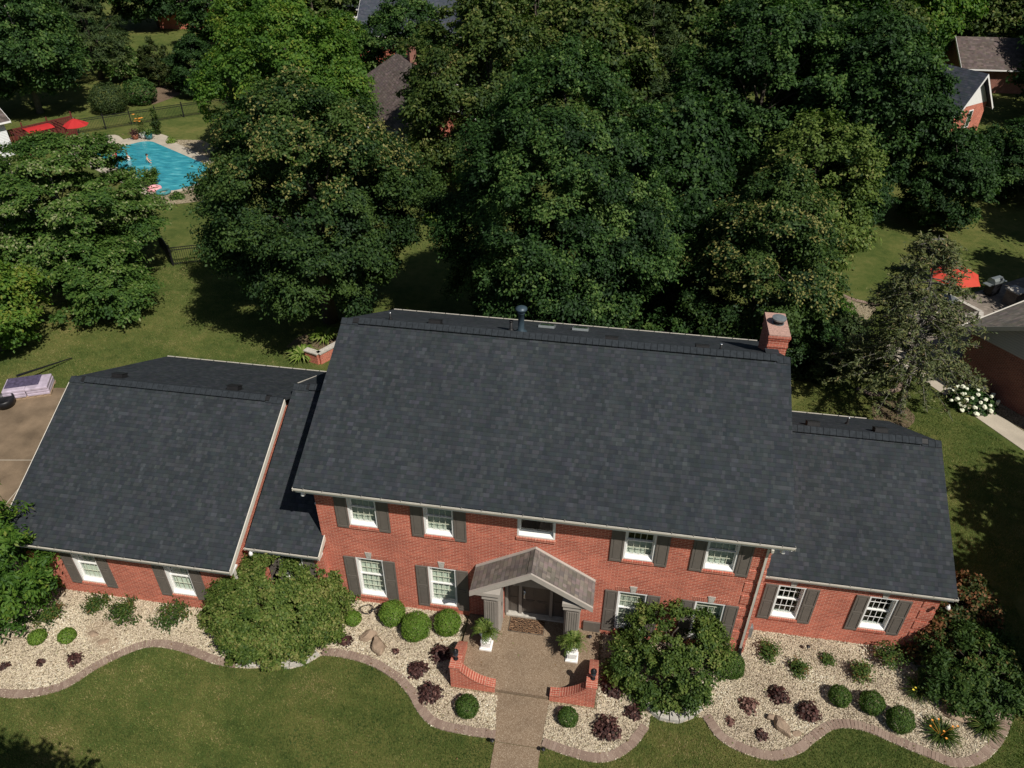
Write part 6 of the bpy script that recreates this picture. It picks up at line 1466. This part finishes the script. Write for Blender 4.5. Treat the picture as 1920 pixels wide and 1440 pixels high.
def hydrangea(label, x, y, r, h, seed, heads, cone=False):
    root = tag(empty("hydrangea", (x, y, 0)), label, "shrub", "white flowering hydrangeas"); rng = np.random.default_rng(seed); n = 900; d = sph(rng, n); d[:, 2] = np.abs(d[:, 2]); P = d * rng.uniform(0.5, 1, (n, 1)) ** 0.5 * np.array([r, r * 0.85, h]); N = unit(d + np.array([0, 0, 0.6]) + rng.normal(size=(n, 3)) * 0.4)
    link_mesh("foliage", quads_mesh("foliage", leaves(rng, P, N, 0.17, 0.11), rng.normal(0.4, 0.2, n)), M['lf_dark'], root)
    bm = __import__('bmesh').new(); __import__('bmesh').ops.create_icosphere(bm, subdivisions=2, radius=0.095)
    for v in bm.verts:
        q = 1 + 0.16 * math.sin(v.co.x * 90) * math.sin(v.co.y * 83 + 1) + 0.1 * math.sin(v.co.z * 97)
        v.co *= q; v.co.z *= (1.7 if cone else 0.8)
    me = bpy.data.meshes.new("flower_head"); bm.to_mesh(me); bm.free(); me.materials.append(M['petal_w'])
    for k in range(heads):
        d = sph(rng, 1)[0]; d[2] = abs(d[2]) * 0.9 + 0.15; d = d / np.linalg.norm(d); o = bpy.data.objects.new("flower_head", me); COL.objects.link(o); o.parent = root
        o.location = tuple(d * np.array([r, r * 0.85, h]) * rng.uniform(0.95, 1.08)); s = rng.uniform(0.7, 1.25); o.scale = (s, s, s); o.rotation_euler = tuple(rng.normal(0, 0.4, 3))
hydrangea("hydrangea with round white heads between the side path and the brick wall", 25.75, 15.6, 1.15, 0.85, 320, 52)
hydrangea("white panicle hydrangea at the edge of the right lawn behind the golden linden", 20.0, 27.4, 1.0, 1.5, 321, 34, True)
strap_plant("daylily", "yellow flowered clump on the gravel behind the spruce", 21.3, 25.2, 0.4, 0.35, 'lf_olive', 322, 60, 0.02, "daylily clumps on the right gravel", 5, 'petal_y')
edging(spline([(20.4, 28.4), (21.1, 26.4), (22.2, 25.2), (23.6, 24.7)]), "curved brick edging of the bed behind the spruce", 9, inner_left=False)
edging(spline([(20.6, 15.9), (21.4, 15.5), (22.6, 16.1), (23.2, 16.9)]), "short brick edging around the spruce trunk", 10, inner_left=True)

# swimmers
def swimmer(label, x, y, rz, suit, hair, hair_len, sc=1.0, lean=0.1, arm=0.5):
    root = tag(empty("person", (x, y, 0.046), rz), label, "person", "people in the pool")
    v = [(0, 0, -0.42), (0, lean * 0.4, -0.12), (0, lean * 0.8, 0.18), (0, lean, 0.36), (0, lean + 0.01, 0.45), (0, lean + 0.03, 0.56)]
    r = [0.15, 0.135, 0.155, 0.085, 0.055, 0.06]; e = [(i, i + 1) for i in range(5)]
    for s in (-1, 1):
        i = len(v); v += [(s * 0.17, lean * 0.9, 0.31), (s * (0.24 + 0.1 * arm), lean + 0.08 + 0.06 * arm, 0.09), (s * (0.18 + 0.15 * arm), lean + 0.28, -0.03)]; r += [0.06, 0.045, 0.035]; e += [(3, i), (i, i + 1), (i + 1, i + 2)]
        b0 = len(v); v.append((s * (0.17 + 0.16 * arm), lean + 0.36, -0.05)); r.append(0.034); e.append((i + 2, b0))
        for f in range(4): v.append((s * (0.14 + 0.16 * arm + 0.022 * f), lean + 0.44 + (0.012, 0.022, 0.018, 0.0)[f], -0.07)); r.append(0.010); e.append((b0, len(v) - 1))
        v.append((s * (0.11 + 0.16 * arm), lean + 0.38, -0.055)); r.append(0.011); e.append((b0, len(v) - 1))
    for s in (-1, 1):
        i = len(v); v += [(s * 0.10, 0.05, -0.55), (s * 0.12, 0.15, -0.9), (s * 0.12, 0.05, -1.3)]; r += [0.085, 0.06, 0.04]; e += [(0, i), (i, i + 1), (i + 1, i + 2)]
    me = bpy.data.meshes.new("body"); me.from_pydata(v, e, []); o = link_mesh("body", me, M['skin'], root)
    sk = o.modifiers.new("skin", 'SKIN'); sk.use_smooth_shade = True
    for k, sv in enumerate(o.data.skin_vertices[0].data): sv.radius = (r[k] * (1.0 if k > 5 else 1.12), r[k] * (1.0 if k > 5 else 0.8)); sv.use_root = (k == 0)
    sb = o.modifiers.new("subdivision", 'SUBSURF'); sb.levels = sb.render_levels = 2
    bm_ = __import__('bmesh'); bm = bm_.new(); bm_.ops.create_uvsphere(bm, u_segments=20, v_segments=14, radius=1.0)
    for w in bm.verts:
        p = w.co; k = 1.0
        if p.y > 0.2 and abs(p.x) < 0.25 and -0.35 < p.z < 0.12: k += 0.16 * (1 - abs(p.x) / 0.25)     # nose
        if p.y > 0.5 and 0.08 < p.z < 0.32 and 0.2 < abs(p.x) < 0.55: k -= 0.06                          # eye sockets
        if p.y > 0.5 and -0.55 < p.z < -0.4 and abs(p.x) < 0.35: k += 0.03                              # lips
        if abs(p.x) > 0.9 and abs(p.z) < 0.3: k += 0.12                                                 # ears
        w.co = (p.x * 0.078 * k, p.y * 0.095 * k, p.z * 0.115)
    me = bpy.data.meshes.new("head"); bm.to_mesh(me); bm.free(); h = link_mesh("head", me, M['skin'], root, (0, lean + 0.05, 0.63))
    for p in me.polygons: p.use_smooth = True
    b = MB(); pr = []
    bm = bm_.new(); bm_.ops.create_uvsphere(bm, u_segments=18, v_segments=12, radius=1.0)
    for w in bm.verts:
        p = w.co; back = max(0, -p.y + 0.25); zz = p.z
        w.co = (p.x * 0.088, p.y * 0.10 - 0.014 - 0.01 * back, (p.z * 0.12 + 0.018) if p.z > -0.05 else (p.z * (0.03 + hair_len * back) + 0.018))
        if p.y > 0.35 and p.z < 0.35: w.co = w.co * 0.8
    me = bpy.data.meshes.new("hair"); bm.to_mesh(me); bm.free(); link_mesh("hair", me, M[hair], root, (0, lean + 0.05, 0.64))
    b = MB(); b.lathe([(0.150, -0.16), (0.158, 0.02), (0.172, 0.17), (0.158, 0.27), (0.12, 0.30)], (0, 0, 0), 18)
    cl = b.build("swimsuit", M[suit], root, smooth=True); cl.scale = (1.06, 0.83, 1); cl.location = (0, lean * 0.72, 0)
    root.scale = (sc, sc, sc); return root
M['hair_d'] = plain("dark_hair", (0.018, 0.013, 0.010), 0.5); M['hair_b'] = plain("brown_hair", (0.07, 0.04, 0.02), 0.5)
swimmer("dark haired adult in a red swimsuit standing in the pool at its left edge", -32.7, 39.5, 2.2, 'red', 'hair_d', 0.16, 1.0, 0.05, 0.4)
swimmer("small child in a white top in the pool beside the adult", -31.2, 38.9, 0.9, 'white', 'hair_b', 0.10, 0.8, 0.08, 0.7)
swimmer("dark haired child in a teal swimsuit alone in the middle of the pool", -29.5, 38.7, -1.0, 'teal', 'hair_d', 0.12, 0.9, 0.08, 0.9)
b = MB(); n = 20
for i in range(n):
    for j in range(8):
        q = lambda a, c: Vector(((0.42 + 0.12 * math.cos(2 * math.pi * c / 8)) * math.cos(2 * math.pi * a / n), (0.42 + 0.12 * math.cos(2 * math.pi * c / 8)) * math.sin(2 * math.pi * a / n), 0.12 * math.sin(2 * math.pi * c / 8)))
        b.face([q(i, j), q(i + 1, j), q(i + 1, j + 1), q(i, j + 1)])
tag(b.build("swim_ring", M['petal_p'], None, (-25.9, 33.5, 0.15), True), "pink swim ring on the deck at the near pool corner", "swim ring")
o = b.build("swim_ring", M['teal'], None, (-24.9, 33.0, 0.15), True); tag(o, "teal swim ring on the deck next to the pink one", "swim ring")

# ------------------------------------------------------------------ behind and beside the house
pw = tag(empty("brick_planter_wall", (-5.7, 13.9, 0)), "low brick planter wall with a pale stone cap behind the link roof", "garden wall"); b = MB(); c_ = MB()
for a, e in (((-0.75, 0.15), (0, -0.1)), ((0, -0.1), (1.1, 1.75))):
    d = Vector((e[0] - a[0], e[1] - a[1], 0)); L = d.length; d.normalize(); nn = (-d.y, d.x, 0); m = Vector((*a, 0)) + d * (L / 2)
    b.obox(m + Vector((0, 0, 0.30)), (d, nn, (0, 0, 1)), (L / 2, 0.12, 0.30)); c_.obox(m + Vector((0, 0, 0.63)), (d, nn, (0, 0, 1)), (L / 2 + 0.03, 0.17, 0.03))
b.build("brick_body", M['brick'], pw); c_.build("cap", M['stone'], pw)
for k, (x, y) in enumerate(((0.9, 12.9), (1.5, 13.3), (0.3, 12.6))): boulder(("pale stone at the back left corner of the main roof", "second pale stone behind the back left corner of the main roof", "small pale stone by the back left corner of the main roof")[k], x, y, 0.34, 0.2, 0.2, k, 20 + k, "pale stones behind the house")
wp = tag(empty("wrapped_pallet", (-18.45, 9.25, 0), 0.42), "pallet of bundles wrapped in lilac plastic at the driveway edge", "pallet"); b = MB()
for k in range(3): b.box(-1.0, 1.0, -0.55 + k * 0.5, -0.45 + k * 0.5, 0, 0.09)
for k in range(7): b.box(-1.0 + k * 0.31, -0.86 + k * 0.31, -0.58, 0.58, 0.09, 0.115)
b.build("pallet_base", M['wood'], wp)
rng = random.Random(3)
for k in range(3):
    for i in range(2):
        b = MB(); x0 = -1.0 + i * 1.0; z = 0.118 + k * 0.15; j = rng.uniform(-0.02, 0.02); b.box(x0 + 0.01 + j, x0 + 0.98 + j, -0.56 + j, 0.56 + j, z, z + 0.142); o = b.build("bundle", M['lilac'], wp); bv = o.modifiers.new("bevel", 'BEVEL'); bv.width = 0.03; bv.segments = 2
b = MB(); b.box(-0.92, 0.55, -0.30, 0.545, 0.566, 0.575); b.build("shaded_print_sheet", M['mauve'], wp)  # printed wrap, darkened and widened to paint in partial shade
b = MB(); b.lathe([(0.38, 0), (0.46, 0.25), (0.47, 0.42), (0.42, 0.42), (0.40, 0.30), (0.0, 0.28)], (0, 0, 0), 20); o = b.build("round_tub", M['black'], None, (-18.9, 8.1, 0.01), True); tag(o, "black round tub in front of the lilac wrapped pallet", "tub")
b = MB(); b.tube([(0, 0, 0.7), (0.9, 2.6, 0.10)], [0.06, 0.025], 8); tag(b.build("pole", M['black'], None, (-19.1, 9.5, 0)), "dark tapered bar standing in for a thin shadow across the pallet and lawn", "pole")  # added bar that stands for a thin dark shadow crossing pallet and grass
b = MB(); b.box(-0.3, 0.3, -0.25, 0.25, 0.0, 0.5); b.box(-0.33, 0.33, -0.28, 0.28, 0.5, 0.56); o = b.build("storage_bin", M['blue'], None, (-21.2, 22.4, 0.02)); tag(o, "blue plastic bin half hidden behind the dogwood", "bin")
